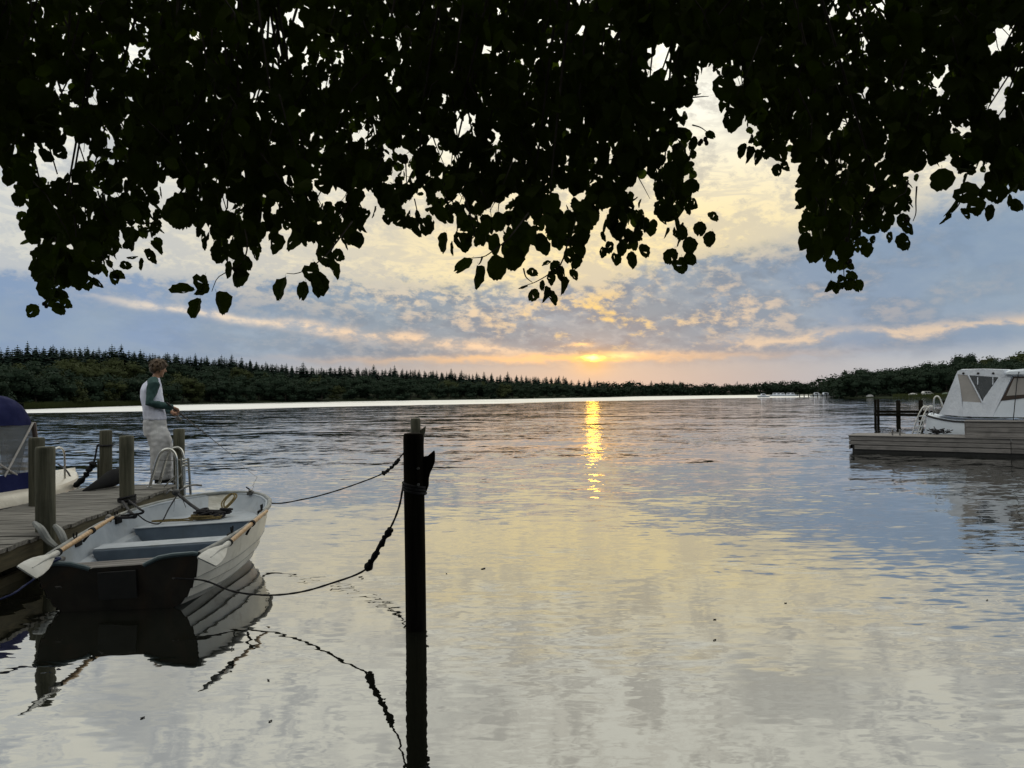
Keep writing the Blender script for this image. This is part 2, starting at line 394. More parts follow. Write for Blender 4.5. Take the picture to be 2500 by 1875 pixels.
class MB:
    def __init__(s): s.v = []; s.f = []; s.mi = []; s.cur = 0
    def add(s, vs, fs):
        o = len(s.v); s.v += [tuple(v) for v in vs]
        for f in fs: s.f.append([i + o for i in f]); s.mi.append(s.cur)
        return s
    def box(s, lo, hi, mtx=None):
        (a, b, c), (d, e, f) = lo, hi
        vs = [Vector(p) for p in ((a, b, c), (d, b, c), (d, e, c), (a, e, c), (a, b, f), (d, b, f), (d, e, f), (a, e, f))]
        if mtx: vs = [mtx @ v for v in vs]
        return s.add(vs, [(0, 3, 2, 1), (4, 5, 6, 7), (0, 1, 5, 4), (1, 2, 6, 5), (2, 3, 7, 6), (3, 0, 4, 7)])
    def loft(s, rings, closed=True, cap=True):
        n = len(rings[0]); vs = [p for r in rings for p in r]; fs = []
        for i in range(len(rings) - 1):
            for j in range(n if closed else n - 1):
                k = (j + 1) % n
                fs.append((i * n + j, i * n + k, (i + 1) * n + k, (i + 1) * n + j))
        if cap and closed:
            fs.append(tuple(reversed(range(n)))); fs.append(tuple((len(rings) - 1) * n + j for j in range(n)))
        return s.add(vs, fs)
    def tube(s, pts, r, seg=8, cap=True):
        pts = [Vector(p) for p in pts]
        rs = r if isinstance(r, (list, tuple)) else [r] * len(pts)
        rings = []; up = None
        for i, p in enumerate(pts):
            t = (pts[min(i + 1, len(pts) - 1)] - pts[max(i - 1, 0)]).normalized()
            if up is None:
                up = Vector((0, 0, 1)) if abs(t.z) < 0.9 else Vector((1, 0, 0))
            a = t.cross(up).normalized(); b = a.cross(t).normalized(); up = b
            rings.append([p + (a * math.cos(2 * math.pi * k / seg) + b * math.sin(2 * math.pi * k / seg)) * rs[i] for k in range(seg)])
        return s.loft(rings, True, cap)
    def ell(s, c, r, seg=12, ring=8, mtx=None):
        c = Vector(c); rings = []
        for i in range(1, ring):
            th = math.pi * i / ring
            rings.append([(math.cos(2 * math.pi * k / seg) * math.sin(th) * r[0], math.sin(2 * math.pi * k / seg) * math.sin(th) * r[1], -math.cos(th) * r[2]) for k in range(seg)])
        rr = [[(mtx @ Vector(p) if mtx else Vector(p)) + c for p in q] for q in rings]
        return s.loft(rr)
    def prism(s, pts, off):
        """flat polygon given thickness along vector off"""
        off = Vector(off); n = len(pts); a = [Vector(p) for p in pts]
        vs = a + [p + off for p in a]
        fs = [tuple(range(n)), tuple(reversed(range(n, 2 * n)))] + [(i, i + n, (i + 1) % n + n, (i + 1) % n) for i in range(n)]
        return s.add(vs, fs)
    def build(s, name, mats, parent=None, smooth=False, recalc=True, bevel=0.0, loc=None, subs=0, auto=None):
        me = bpy.data.meshes.new(name)
        me.from_pydata(s.v, [], s.f)
        ms = mats if isinstance(mats, (list, tuple)) else [mats]
        for m in ms: me.materials.append(m)
        if len(ms) > 1: me.polygons.foreach_set('material_index', s.mi)
        if recalc:
            bm = bmesh.new(); bm.from_mesh(me)
            bmesh.ops.recalc_face_normals(bm, faces=bm.faces)
            if bevel:
                bmesh.ops.remove_doubles(bm, verts=bm.verts, dist=1e-5)
                bmesh.ops.bevel(bm, geom=list(bm.edges), offset=bevel, segments=2 if bevel > .008 else 1, profile=0.6, affect='EDGES', clamp_overlap=True)
            bm.to_mesh(me); bm.free()
        if smooth:
            me.shade_smooth()
            if auto is None: auto = 35
            if auto: me.set_sharp_from_angle(angle=R(auto))
        me.update()
        o = bpy.data.objects.new(name, me); COL.objects.link(o)
        if parent: o.parent = parent
        if loc is not None: o.location = loc
        if subs:
            md = o.modifiers.new('s', 'SUBSURF'); md.levels = md.render_levels = subs
        return o

def bez(pts, n=24):
    """Catmull-Rom through points"""
    P = [Vector(p) for p in pts]; P = [P[0] * 2 - P[1]] + P + [P[-1] * 2 - P[-2]]
    out = []; m = len(P) - 3
    for i in range(n + 1):
        u = i / n * m; k = min(int(u), m - 1); t = u - k
        a, b, c, d = P[k:k + 4]
        out.append(0.5 * ((2 * b) + (c - a) * t + (2 * a - 5 * b + 4 * c - d) * t * t + (3 * b - a - 3 * c + d) * t ** 3))
    return out

def interp(x, tab):
    xs = [t[0] for t in tab]; ys = [t[1] for t in tab]
    return float(np.interp(x, xs, ys))
# ------------------------------------------------------------------ water
def build_water():
    m = bpy.data.materials.new('lake water'); m.use_nodes = True
    w = NT(m.node_tree)
    for n in list(w.n): w.n.remove(n)
    out = w.n.new('ShaderNodeOutputMaterial')
    g = w.n.new('ShaderNodeNewGeometry')
    p = g.outputs['Position']
    x, y, z = w.sep(p)[:3]
    dist = w.vm('LENGTH', p); dist = w.n[-1].outputs['Value']
    h = lambda v: w.vm('SUBTRACT', v, (0.5, 0.5, 0.5))
    nA = h(w.noise(w.vm('MULTIPLY', p, (0.5, 0.9, 1)), 1.0, 3, 0.55, 0.4, True))        # long easy swell
    nB = h(w.noise(w.vm('MULTIPLY', p, (2.0, 4.4, 1)), 1.0, 3, 0.55, 0.3, True))        # ripples
    nC = h(w.noise(w.vm('MULTIPLY', p, (4.5, 14.0, 1)), 1.0, 2, 0.5, 0.0, True))        # fine ripples
    nD = h(w.noise(w.vm('MULTIPLY', p, (0.14, 0.34, 1)), 1.0, 4, 0.6, 0.5, True))       # far wave trains
    patch = w.noise(w.vm('MULTIPLY', p, (0.10, 0.22, 1)), 1.0, 3, 0.55, 0.6)
    # calm by the bank and in the lee of the jetty, livelier further out, with cat's paws
    a = w.ss(dist, 5.5, 16, 0.0, 1.0)
    pt = w.ss(patch, 0.40, 0.62, 0.25, 1.0)
    paw = w.ss(w.noise(w.vm('MULTIPLY', p, (0.40, 0.6, 1)), 1.0, 2, 0.5, 0.3), 0.44, 0.58)
    open_ = w.ss(x, -2.6, 0.6, 0.35, 1.0)
    mid = w.m('MULTIPLY', w.m('MULTIPLY', paw, w.gauss(dist, 7.0, 3.2)), open_)
    kA = w.m('ADD', 0.012, w.m('MULTIPLY', a, 0.13))
    kB = w.m('ADD', w.m('ADD', 0.020, w.m('MULTIPLY', mid, 0.13)), w.m('MULTIPLY', a, w.m('MULTIPLY', pt, 0.26)))
    kC = w.m('ADD', w.m('ADD', w.m('MULTIPLY', open_, 0.050), w.m('MULTIPLY', mid, 0.15)), w.m('MULTIPLY', w.m('MULTIPLY', a, pt), 0.14))
    kD = w.ss(dist, 13, 50, 0.0, 0.16)
    s = w.vm('ADD', w.vm('SCALE', nA, scale=kA), w.vm('SCALE', nB, scale=kB))
    s = w.vm('ADD', s, w.vm('SCALE', nC, scale=kC))
    s = w.vm('ADD', s, w.vm('SCALE', nD, scale=kD))
    sx, sy, sz = w.sep(s)[:3]
    nrm = w.vm('NORMALIZE', w.xyz(w.m('MULTIPLY', sx, w.ss(dist, 8, 22, 0.5, 1.5)), w.m('MULTIPLY', sy, 0.9), 1.0))
    # wind-roughened belt under the far shore
    edge_n = w.m('MULTIPLY', w.m('SUBTRACT', w.noise(w.vm('MULTIPLY', p, (0.012, 0.03, 1)), 1.0, 3, 0.5), 0.5), 50.0)
    near_edge = w.m('ADD', w.ss(x, -61, 52, 90, 185, smooth=False), edge_n)
    belt = w.m('MULTIPLY', w.ss(w.m('SUBTRACT', y, near_edge), -4.0, 14.0), w.ss(w.noise(w.vm('MULTIPLY', p, (0.006, 0.09, 1)), 1.0, 3, 0.5), 0.30, 0.46, 0.25, 1.0))
    rough = w.m('ADD', w.ss(dist, 8, 60, 0.012, 0.045), w.m('MULTIPLY', belt, 0.38))
    fr = w.n.new('ShaderNodeFresnel'); fr.inputs['IOR'].default_value = 1.333
    w.put(fr.inputs['Normal'], nrm)
    fac = w.m('POWER', fr.outputs[0], 0.36, clamp=True)
    gl = w.n.new('ShaderNodeBsdfGlossy'); gl.distribution = 'GGX'
    w.put(gl.inputs['Color'], (0.97, 0.98, 0.98, 1)); w.put(gl.inputs['Roughness'], rough); w.put(gl.inputs['Normal'], nrm)
    df = w.n.new('ShaderNodeBsdfDiffuse'); w.put(df.inputs['Color'], (0.012, 0.013, 0.009, 1))
    mx = w.n.new('ShaderNodeMixShader')
    w.put(mx.inputs[0], fac); w.l.new(df.outputs[0], mx.inputs[1]); w.l.new(gl.outputs[0], mx.inputs[2])
    w.l.new(mx.outputs[0], out.inputs[0])
    b = MB()
    b.add([(-1500, -20, 0), (1500, -20, 0), (1500, 1500, 0), (-1500, 1500, 0)], [(0, 1, 2, 3)])
    o = b.build('water', m, recalc=False); tag(o, kind='structure')
build_water()

# ------------------------------------------------------------------ land round the lake
def m_land(name, c1, c2, c3):
    m, w, b = principled(name, 0.95, 0.1)
    g = w.n.new('ShaderNodeNewGeometry')
    n = w.noise(g.outputs['Position'], 0.12, 6, 0.65)
    k = w.noise(g.outputs['Position'], 1.5, 5, 0.7)
    w.put(b.inputs['Base Color'], w.mix(w.ss(k, .4, .6), w.mix(w.ss(n, .4, .6), c1, c2), c3))
    return m
M['forestfloor'] = m_land('forest floor', (0.020, 0.028, 0.014), (0.028, 0.036, 0.016), (0.014, 0.02, 0.01))
M['bankgrass'] = m_land('bank earth and grass', (0.05, 0.06, 0.025), (0.07, 0.06, 0.04), (0.03, 0.035, 0.02))

def az_of(px): return math.degrees(math.atan((px - 1250) / F))
SHORE = [(-180, 200), (-60, 150), (az_of(-250), 165), (az_of(100), 195), (az_of(450), 262), (az_of(800), 285), (az_of(1300), 320),
         (az_of(1480), 360), (az_of(1560), 420), (az_of(1900), 440), (az_of(2015), 430), (az_of(2050), 205), (az_of(2300), 190), (az_of(2700), 175), (60, 150), (180, 200)]
SKY = [(-250, 858), (0, 855), (90, 852), (190, 850), (269, 851), (348, 862), (411, 866), (475, 871), (557, 876), (633, 884), (696, 892), (791, 898),
       (904, 901), (1017, 904), (1130, 912), (1356, 921), (1469, 929), (1582, 938), (1695, 945), (1808, 940), (1921, 933),
       (2023, 929), (2045, 912), (2090, 898), (2147, 893), (2215, 887), (2317, 876), (2407, 865), (2500, 857), (2750, 845)]
def shore_r(az): return interp(az, SHORE) * K
def px_of(az): return 1250 + F * math.tan(R(max(-60, min(60, az))))
def sky_top(az, r):
    """height of the tree line at distance r in that direction"""
    if abs(az) > 55: return 20.0
    px = px_of(az)
    d = ray(px, interp(px, SKY)); k = r / math.hypot(d.x, d.y)
    return CAM_H + d.z * k
def ridge_h(az):
    r0 = shore_r(az); rr = r0 + 75
    th = 8.2 if az < az_of(1500) else (5.6 if az < az_of(2030) else 7.5)
    return max(0.6, sky_top(az, rr) - th)
def land_h(az, r):
    r0 = shore_r(az)
    if r <= r0: return max(-1.6, -0.2 - (r0 - r) * 0.1)
    t = min(1.0, (r - r0) / 75.0)
    s = t * t * (3 - 2 * t)
    z = 0.22 + s * (ridge_h(az) - 0.22)
    return z
def land_at(az, r):
    return Vector((math.sin(R(az)) * r, math.cos(R(az)) * r, land_h(az, r)))

def build_terrain():
    azs = [a for a in range(-180, -52, 4)] + [-50 + i * 0.5 for i in range(201)] + [a for a in range(52, 181, 4)]
    b = MB(); rings = []
    offs = [-12, -4, -1, 0, 1.2, 4, 10, 20, 32, 45, 60, 75, 95, 140, 400, 2200]
    for az in azs:
        r0 = shore_r(az)
        row = []
        for o in offs:
            p = land_at(az, r0 + o)
            if o >= 0: p.z += mnoise.noise(p * 0.05) * min(1.5, o * 0.05)
            row.append(p)
        rings.append(row)
    b.loft(rings, closed=False)
    o = b.build('hills', M['forestfloor'], smooth=True, auto=0); tag(o, kind='structure')
    # lake bed and the bank we stand on
    b = MB(); rings = []
    for i in range(81):
        X = -40 + i
        e = 2.7 + 0.25 * math.sin(X * 0.7) + 0.15 * math.sin(X * 1.9)
        rings.append([(X, e + 2.2, -1.2), (X, e - 0.1, -0.3), (X, e - .4, 0.08), (X, e - 0.7, 0.18), (X, e - 1.4, 0.22 + 0.03 * math.sin(X * 3)), (X, -2, 0.32), (X, -10, 0.6), (X, -60, 1.5), (X, -150, 3)])
    b.loft(rings, closed=False)
    o = b.build('bank', M['bankgrass'], smooth=True); tag(o, kind='structure')
    b = MB(); b.add([(-2000, -200, -1.65), (2000, -200, -1.65), (2000, 2000, -1.65), (-2000, 2000, -1.65)], [(0, 1, 2, 3)])
    o = b.build('ground', M['bankgrass'], recalc=False); tag(o, kind='structure')
build_terrain()

# ------------------------------------------------------------------ trees of the far shore
def tree_meshes():
    con, dec = [], []
    for v in range(5):
        rr = random.Random(100 + v)
        b = MB(); H = 1.0; W = rr.uniform(0.24, 0.34)
        n = 17
        for i in range(n):
            t = i / (n - 1)
            z0 = 0.14 + 0.86 * t
            rad = W * (1 - t) ** 0.68 * rr.uniform(0.75, 1.15) + 0.008
            k = max(5, int(13 * (1 - t)) + 4)
            a0 = rr.random() * 6
            for j in range(k):
                a = a0 + j * 2 * math.pi / k + rr.uniform(-.2, .2)
                L = rad * rr.uniform(0.6, 1.25); wd = L * 0.34 + 0.008
                dr = rr.uniform(0.10, 0.45) * L + 0.008
                c, s = math.cos(a), math.sin(a)
                b.add([(0, 0, z0 + .02), (c * L * .55 - s * wd, s * L * .55 + c * wd, z0 - dr * .35), (c * L, s * L, z0 - dr), (c * L * .55 + s * wd, s * L * .55 - c * wd, z0 - dr * .35)], [(0, 1, 2), (0, 2, 3)])
        me_c = b.build('crown', M['conifer'], recalc=False)
        t = MB(); t.tube([(0, 0, -.05), (0, 0, .5), (0, 0, 1.0)], [.014, .009, .002], 5)
        me_t = t.build('trunk', M['bark'], recalc=False)
        con.append((me_c.data, me_t.data)); bpy.data.objects.remove(me_c); bpy.data.objects.remove(me_t)
    for v in range(8):
        rr = random.Random(300 + v)
        b = MB()
        lobes = []
        nl = rr.randint(9, 13)
        for i in range(nl):
            a = rr.random() * 6.283; q = rr.random() ** 0.5 * 0.30
            zz = rr.uniform(0.22, 0.84)
            q *= math.sqrt(max(0.1, 1 - ((zz - .5) / .5) ** 2)) * 1.15
            lobes.append((Vector((math.cos(a) * q, math.sin(a) * q, zz)), rr.uniform(0.11, 0.2)))
        lobes.append((Vector((0, 0, 0.55)), 0.27))
        # spread of leaf sprays on lobes
        for c, rad in lobes:
            for i in range(int(3600 * rad * rad) + 24):
                d = Vector((rr.gauss(0, 1), rr.gauss(0, 1), rr.gauss(0, 1))).normalized()
                p = c + d * rad * rr.uniform(0.72, 1.06)
                if mnoise.noise(p * 9 + Vector((v, 0, 0))) < -0.22: continue
                s = rr.uniform(0.014, 0.030)
                u = d.cross(Vector((rr.gauss(0, 1), rr.gauss(0, 1), rr.gauss(0, 1)))).normalized()
                w2 = (d + Vector((rr.gauss(0, .5), rr.gauss(0, .5), rr.gauss(0, .5)))).normalized().cross(u).normalized()
                b.add([p - u * s, p - w2 * s * .7, p + u * s * 1.1, p + w2 * s * .8], [(0, 1, 2, 3)])
            b.ell(c, (rad * .66, rad * .66, rad * .6), 7, 4)
        out = []
        for mm in (M['wood_far'], M['wood_far2']):
            me_c = b.build('crown', mm, recalc=False); out.append(me_c.data); bpy.data.objects.remove(me_c)
        t = MB(); t.tube([(0, 0, -.08), (0.01, 0, .2), (0, 0.02, .5)], [.028, .02, .01], 6)
        me_t = t.build('trunk', M['bark'], recalc=False); td = me_t.data; bpy.data.objects.remove(me_t)
        dec.append((out, td))
    return con, dec
CON, DEC = tree_meshes()

def link(name, data, parent=None):
    o = bpy.data.objects.new(name, data); COL.objects.link(o)
    if parent: o.parent = parent
    return o
tree_rnd = random.Random(11)
def conifer(p, h, label, group, wide=1.0):
    e = empty('conifer_tree', p, (0, 0, tree_rnd.random() * 6))
    c, t = tree_rnd.choice(CON)
    s = h * wide * tree_rnd.uniform(.85, 1.25)
    e.scale = (s, s, h)
    tag(e, label, 'tree', group)
    link('crown', c, e); link('trunk', t, e)
def broadleaf(p, h, label, group, wide=1.15, olive=False, name='broadleaf_tree'):
    e = empty(name, p, (0, 0, tree_rnd.random() * 6))
    c, t = tree_rnd.choice(DEC)
    s = h * wide * tree_rnd.uniform(.85, 1.2)
    e.scale = (s, s, h)
    tag(e, label, 'tree', group)
    link('crown', c[1 if olive else 0], e); link('trunk', t, e)

def build_woods():
    tr = tree_rnd
    SEG = ((75, 'above the blue canopy'), (235, 'above the far left jetty post'), (345, 'just left of the angler'), (440, 'behind the angler'),
           (560, 'above the fishing rod tip'), (760, 'above the rowing boat bow'), (930, 'left of the mooring posts'), (1090, 'right above the mooring posts'), (1260, 'right of the mooring posts'), (1390, 'left of the sun'), (1600, 'under the sun'))
    def seg_label(px):
        for lim, t in SEG:
            if px < lim: return t, t
        return SEG[-1][1], ''
    # skyline conifers
    px = -120.0
    while px < 1475:
        az = az_of(px); r = shore_r(az) + 75 + tr.uniform(-6, 6)
        top = sky_top(az, r)
        where, g = seg_label(px)
        zb = land_h(az, r)
        h = top - zb + tr.choice([-.9, -.6, -.3, 0, .2, .4, .7]) * r / 300 * 1.1
        if px > 1380: h *= tr.uniform(.7, 1.0)
        p = land_at(az, r)
        conifer(p - Vector((0, 0, 1)), max(4, h + 1), 'tall conifer spire on the far skyline ' + where, 'skyline conifers ' + where)
        px += tr.uniform(9, 15) if px < 900 else tr.uniform(8, 13)
    px = -120.0
    while px < 1475:
        az = az_of(px); r = shore_r(az) + 66 + tr.uniform(-3, 3)
        where, g = seg_label(px)
        p = land_at(az, r); h = sky_top(az, r) - 0.2 - p.z + tr.uniform(-.6, .3)
        conifer(p - Vector((0, 0, 1.5)), max(4, h + 1.5), 'broad conifer just below the far skyline ' + where, 'ridge conifers ' + where, 1.75)
        px += tr.uniform(12, 18)
    # second band of conifers on the slope
    px = -120.0
    while px < 1400:
        az = az_of(px); r = shore_r(az) + tr.uniform(52, 66)
        where, g = seg_label(px)
        conifer(land_at(az, r), tr.uniform(7.5, 10), 'dark conifer on the far slope ' + where, 'slope conifers ' + where, 1.15)
        px += tr.uniform(17, 27)
    # broadleaf belts lower down
    for off, hh, st in ((44, 8.2, 46), (26, 7.8, 44), (9, 7.0, 40)):
        px = -150.0 + tr.uniform(0, 20)
        while px < 1520:
            az = az_of(px); r = shore_r(az) + off + tr.uniform(-5, 5)
            where, g = seg_label(px)
            ol = (130 < px < 330 and off > 10) or tr.random() < 0.12
            hgt = hh * tr.uniform(.8, 1.2) * (1.0 if px < 900 else 0.92)
            z = land_at(az, r)
            lim = sky_top(az, r) - 2.2 - z.z
            band = {44: 'high on the slope', 26: 'mid slope', 9: 'at the far shore'}[off]
            z.z -= hgt * .17
            broadleaf(z, max(3, min(hgt * 1.17, lim + hgt * .17)), ('olive' if ol else 'dark') + ' broadleaf ' + band + ' ' + where,
                      'far shore ' + ('olive' if ol else 'green') + ' trees ' + band + ' ' + where, 1.2, ol)
            px += st * 195 / shore_r(az) * tr.uniform(.7, 1.2)
    # distant shore behind the gap: one low mass
    b = MB(); rr = random.Random(5)
    me_pool = [np.array([v.co[:] for v in d[0][0].vertices]) for d in DEC]
    V = []; Fc = []; off = 0
    px = 1480.0
    while px < 2060:
        for rowo in (4, 20, 40, 78):
            az = az_of(px + rr.uniform(-8, 8)); r = shore_r(az_of(px)) + rowo
            p = land_at(az, r)
            p2 = Vector((math.sin(R(az)) * r, math.cos(R(az)) * r, land_h(az_of(px), r)))
            h = {4: 4.6, 20: 6.0, 40: 6.6, 78: 6.8}[rowo] * rr.uniform(.75, 1.2)
            if rowo == 78: h = max(3, (sky_top(az_of(px), r) - p2.z) * rr.uniform(.8, 1.12))
            p2.z -= h * .25; h *= 1.25
            d = rr.choice(DEC)[0][0]
            a = rr.random() * 6.3
            co = np.empty(len(d.vertices) * 3); d.vertices.foreach_get('co', co); co = co.reshape(-1, 3)
            # thin the distant copies
            ca, sa = math.cos(a), math.sin(a)
            c2 = np.stack([(co[:, 0] * ca - co[:, 1] * sa) * h * 1.5 + p2.x, (co[:, 0] * sa + co[:, 1] * ca) * h * 1.5 + p2.y, co[:, 2] * h + p2.z], 1)
            V.append(c2)
            fl = [tuple(i + off for i in f.vertices) for k, f in enumerate(d.polygons) if k % 3 == 0 or len(f.vertices) > 4]
            Fc += fl; off += len(co)
        px += rr.uniform(13, 20)
    me = bpy.data.meshes.new('distant_woods'); me.from_pydata(np.concatenate(V).tolist(), [], Fc); me.materials.append(M['wood_far'])
    o = bpy.data.objects.new('distant_woods', me); COL.objects.link(o)
    tag(o, 'low dark woods on the most distant shore between the sun and the right headland', 'woods', kind='stuff')
    # a few conifers standing over the distant woods
    for px, dh in ((1616, 3.4), (1645, 4.0), (1660, 3.6), (1668, 3.1), (1720, 1.6), (1590, 2.8)):
        az = az_of(px); r = shore_r(az) + 70
        conifer(land_at(az, r), max(4, sky_top(az, r) - land_h(az, r) + dh * .8), 'small lone conifer poking above the most distant woods', 'lone conifers over the distant woods', 1.2)
    # right headland
    for off, hh, st in ((74, 8.6, 28), (56, 8, 38), (38, 7.8, 40), (20, 7.6, 42), (7, 6.4, 40)):
        px = 2046.0 + (10 if off < 50 else 0)
        while px < 2640:
            az = az_of(px + tr.uniform(-4, 4)); r = shore_r(az) + off + tr.uniform(-4, 4)
            if px < 2075 and off > 30: px += 12; continue
            z = land_at(az, r)
            top = sky_top(az, r) - z.z
            h = top * tr.uniform(.9, 1.08) if off == 74 else min(hh * tr.uniform(.8, 1.15), top - 1.0)
            if off == 7 and px > 2180:
                px += 22; continue
            ol = px > 2380 and off > 50 and tr.random() < .6
            band = {74: 'on the crest', 56: 'just under the crest', 38: 'on the upper slope', 20: 'behind the shore meadow', 7: 'at the tip'}[off]
            lb = ('sunlit olive' if ol else 'dark') + ' broadleaf tree ' + band + ' of the right headland'
            z.z -= h * .16
            broadleaf(z, max(2.5, h * 1.16), lb, lb + 's', 1.15, ol)
            px += st * tr.uniform(.7, 1.2)
    # a ragged pine on the headland crest
    az = az_of(2352); r = shore_r(az) + 76
    broadleaf(land_at(az, r), sky_top(az, r) - land_h(az, r) + 2.2, 'flat topped pine sticking up over the headland crest above the white canvas', 'tree' and None, .8, False, 'pine_tree')
build_woods()

def reeds():
    m = mat_leaf('shore reeds', (0.06, 0.07, 0.03), (0.04, 0.05, 0.022), .2)
    for px0, px1, lab in ((60, 380, 'pale reed strip along the far left shore'), (2180, 2600, 'green grassy strip along the right headland shore')):
        b = MB(); rr = random.Random(px0)
        for i in range(5000):
            px = rr.uniform(px0, px1); az = az_of(px); r = shore_r(az) + rr.uniform(-2.0, 3.5) + (rr.uniform(0, 9) if px0 > 1000 else 0)
            p = land_at(az, r); p.z = max(p.z, -.1)
            h = rr.uniform(.5, 1.3) * (1.0 if px0 < 1000 else .55); s = rr.uniform(.06, .14); a = rr.uniform(-.35, .35)
            b.add([p + Vector((-s, 0, 0)), p + Vector((s, 0, 0)), p + Vector((a * h, rr.uniform(-.2, .2), h))], [(0, 1, 2)])
        o = b.build('reeds', m, recalc=False); tag(o, lab, 'reeds', kind='stuff')
reeds()
# ------------------------------------------------------------------ jetty
def v2(x, y, z): return Vector((x, y, z))
JD = 0.40                              # deck height above the water
JA = Vector((-4.36, 6.46, 0)); JB = Vector((-4.91, 11.17, 0))
JU = (JB - JA).normalized(); JP = Vector((-JU.y, JU.x, 0))   # along, and to the left
JW = 1.22
def jp(s, t, z):                       # s metres along from the far end back, t across from the right edge
    return JB - JU * s + JP * t + Vector((0, 0, z))

def build_jetty():
    jet = empty('jetty', jp(3.5, 0.6, 0), (0, 0, math.atan2(JU.y, JU.x) - math.pi / 2))
    tag(jet, 'weathered plank jetty on round posts under the angler', 'jetty')
    rr = random.Random(3)
    inv = jet.matrix_basis.inverted()
    Mx = Matrix.Translation(jet.location) @ jet.rotation_euler.to_matrix().to_4x4(); Mi = Mx.inverted()
    # planks: one mesh per variant, copied
    protos = []
    for k in range(4):
        b = MB(); n = 8; L = JW + 0.06
        rings = []
        for i in range(n + 1):
            x = -L / 2 + L * i / n
            dz = 0.003 * math.sin(i * 1.3 + k * 2); dy = 0.002 * math.sin(i * 2.1 + k)
            rings.append([(x, -.058 + dy, -.028), (x, .058 + dy, -.028), (x, .060 + dy, .004 + dz), (x, .054 + dy, .009 + dz), (x, -.054 + dy, .009 + dz), (x, -.060 + dy, .004 + dz)])
        b.loft(rings)
        protos.append(b.build('plank', M['plank'], smooth=False).data)
        bpy.data.objects.remove([o for o in COL.objects if o.data == protos[-1]][0])
    s = 0.07
    while s < 9.0:
        o = link('plank', rr.choice(protos), jet)
        c = Mi @ jp(s, JW / 2 + rr.uniform(-.012, .012), JD - 0.01 + rr.uniform(-.003, .003))
        o.location = c; o.rotation_euler = (rr.uniform(-.012, .012), rr.uniform(-.004, .004), rr.uniform(-.010, .010) + (math.pi if rr.random() < .5 else 0))
        s += 0.131
    def beam(t0, t1, z0, z1, s0=0.02, s1=9.0, name='beam'):
        b = MB()
        a = [Mi @ jp(s0, t0, z0), Mi @ jp(s0, t1, z0), Mi @ jp(s0, t1, z1), Mi @ jp(s0, t0, z1)]
        n = 18; rings = []
        for i in range(n + 1):
            sv = s0 + (s1 - s0) * i / n
            w = 0.004 * math.sin(i * 2.3)
            rings.append([Mi @ jp(sv, t0 + w, z0), Mi @ jp(sv, t1, z0), Mi @ jp(sv, t1, z1), Mi @ jp(sv, t0 + w, z1)])
        b.loft(rings)
        return b.build(name, M['beam'], jet)
    beam(0.0, 0.06, JD - .205, JD - .045)
    beam(JW - .06, JW, JD - .205, JD - .045)
    beam(JW / 2 - .04, JW / 2 + .04, JD - .205, JD - .045)
    beam(0.12, 0.17, -.04, .08, 2.0)
    for sv in (0.05, 2.1, 4.0, 6.0, 8.2):
        b = MB()
        q = [(sv, -.02), (sv, JW + .02), (sv + .07, JW + .02), (sv + .07, -.02)]
        b.loft([[Mi @ jp(a, t, JD - .36) for a, t in q], [Mi @ jp(a, t, JD - .208) for a, t in q]])
        b.build('crossbeam', M['beam'], jet)
    # round posts
    def post(P, r, top, lean=(0, 0)):
        b = MB(); p = Mi @ P; rings = []
        zs = [-1.2, 0, .3, .5, .75, .95, top - .03, top - .012, top, top + .002]
        for k, z in enumerate(zs):
            f = 1 if k < 7 else (.97 if k == 7 else (.90 if k == 8 else .4))
            rings.append([(p.x + lean[0] * z + math.cos(a) * r * f * (1 + .03 * math.sin(3 * a + z * 4)), p.y + lean[1] * z + math.sin(a) * r * f * (1 + .025 * math.cos(2 * a + z * 3)), z) for a in [2 * math.pi * j / 20 for j in range(20)]])
        b.loft(rings)
        return b.build('post', M['post'], jet, smooth=True)
    for px, Y, r in ((111, 7.25, .086), (310, 9.22, .083), (438, 11.17, .079)):
        P = at(px, 1200, Y); post(Vector((P.x, P.y, 0)), r, 1.205)
    for px, Y, r in ((90, 9.05, .086), (259, 10.98, .083)):
        P = at(px, 1150, Y); post(Vector((P.x, P.y, 0)), r, 1.205)
    # a thinner stub beside the far left post
    P = at(244, 1150, 11.1); b = MB(); p = Mi @ Vector((P.x, P.y, 0))
    b.box((p.x - .03, p.y - .03, 0.0), (p.x + .03, p.y + .03, .77)); b.build('stub_post', M['post'], jet, bevel=.006)
build_jetty()

def rope(name, pts, r, m, label, group=None, lumps=None, n=40, cat='rope', straight=False, layout=True):
    P = [Vector(p) for p in pts] if straight else bez(pts, n)
    b = MB()
    # twisted rope: radius varies slightly along
    b.tube(P, [r * (1 + .12 * math.sin(i * 1.9)) for i in range(len(P))], 7)
    o = b.build(name, m, smooth=True)
    tag(o, label, cat, group)
    if layout: true_scale(o)
    return o

def snubber(parent_obj, pts, r, m):
    """lumpy rubber mooring spring wound with the rope"""
    P = bez(pts, 44); b = MB(); rr = random.Random(len(parent_obj.name))
    rs = []
    for i in range(len(P)):
        t = i / (len(P) - 1)
        ends = min(1, t / .06, (1 - t) / .06)
        body = 0.62 + 0.55 * (math.cos(t * 2 * math.pi) * .5 + .5) ** 2 + 0.22 * math.sin(t * 26)
        rs.append(r * max(.35, body) * (0.55 + .45 * ends))
    b.tube(P, rs, 10)
    for k in (0.2, .36, .52, .7, .85):
        c = P[int(k * (len(P) - 1))]; d = (P[int(k * (len(P) - 1)) + 1] - c).normalized()
        sd = d.orthogonal().normalized() * rr.choice((-1, 1))
        b.ell(c + sd * r * .55, (r * .62,) * 3, 8, 6)
    return b.build('snubber', m, parent_obj, smooth=True)

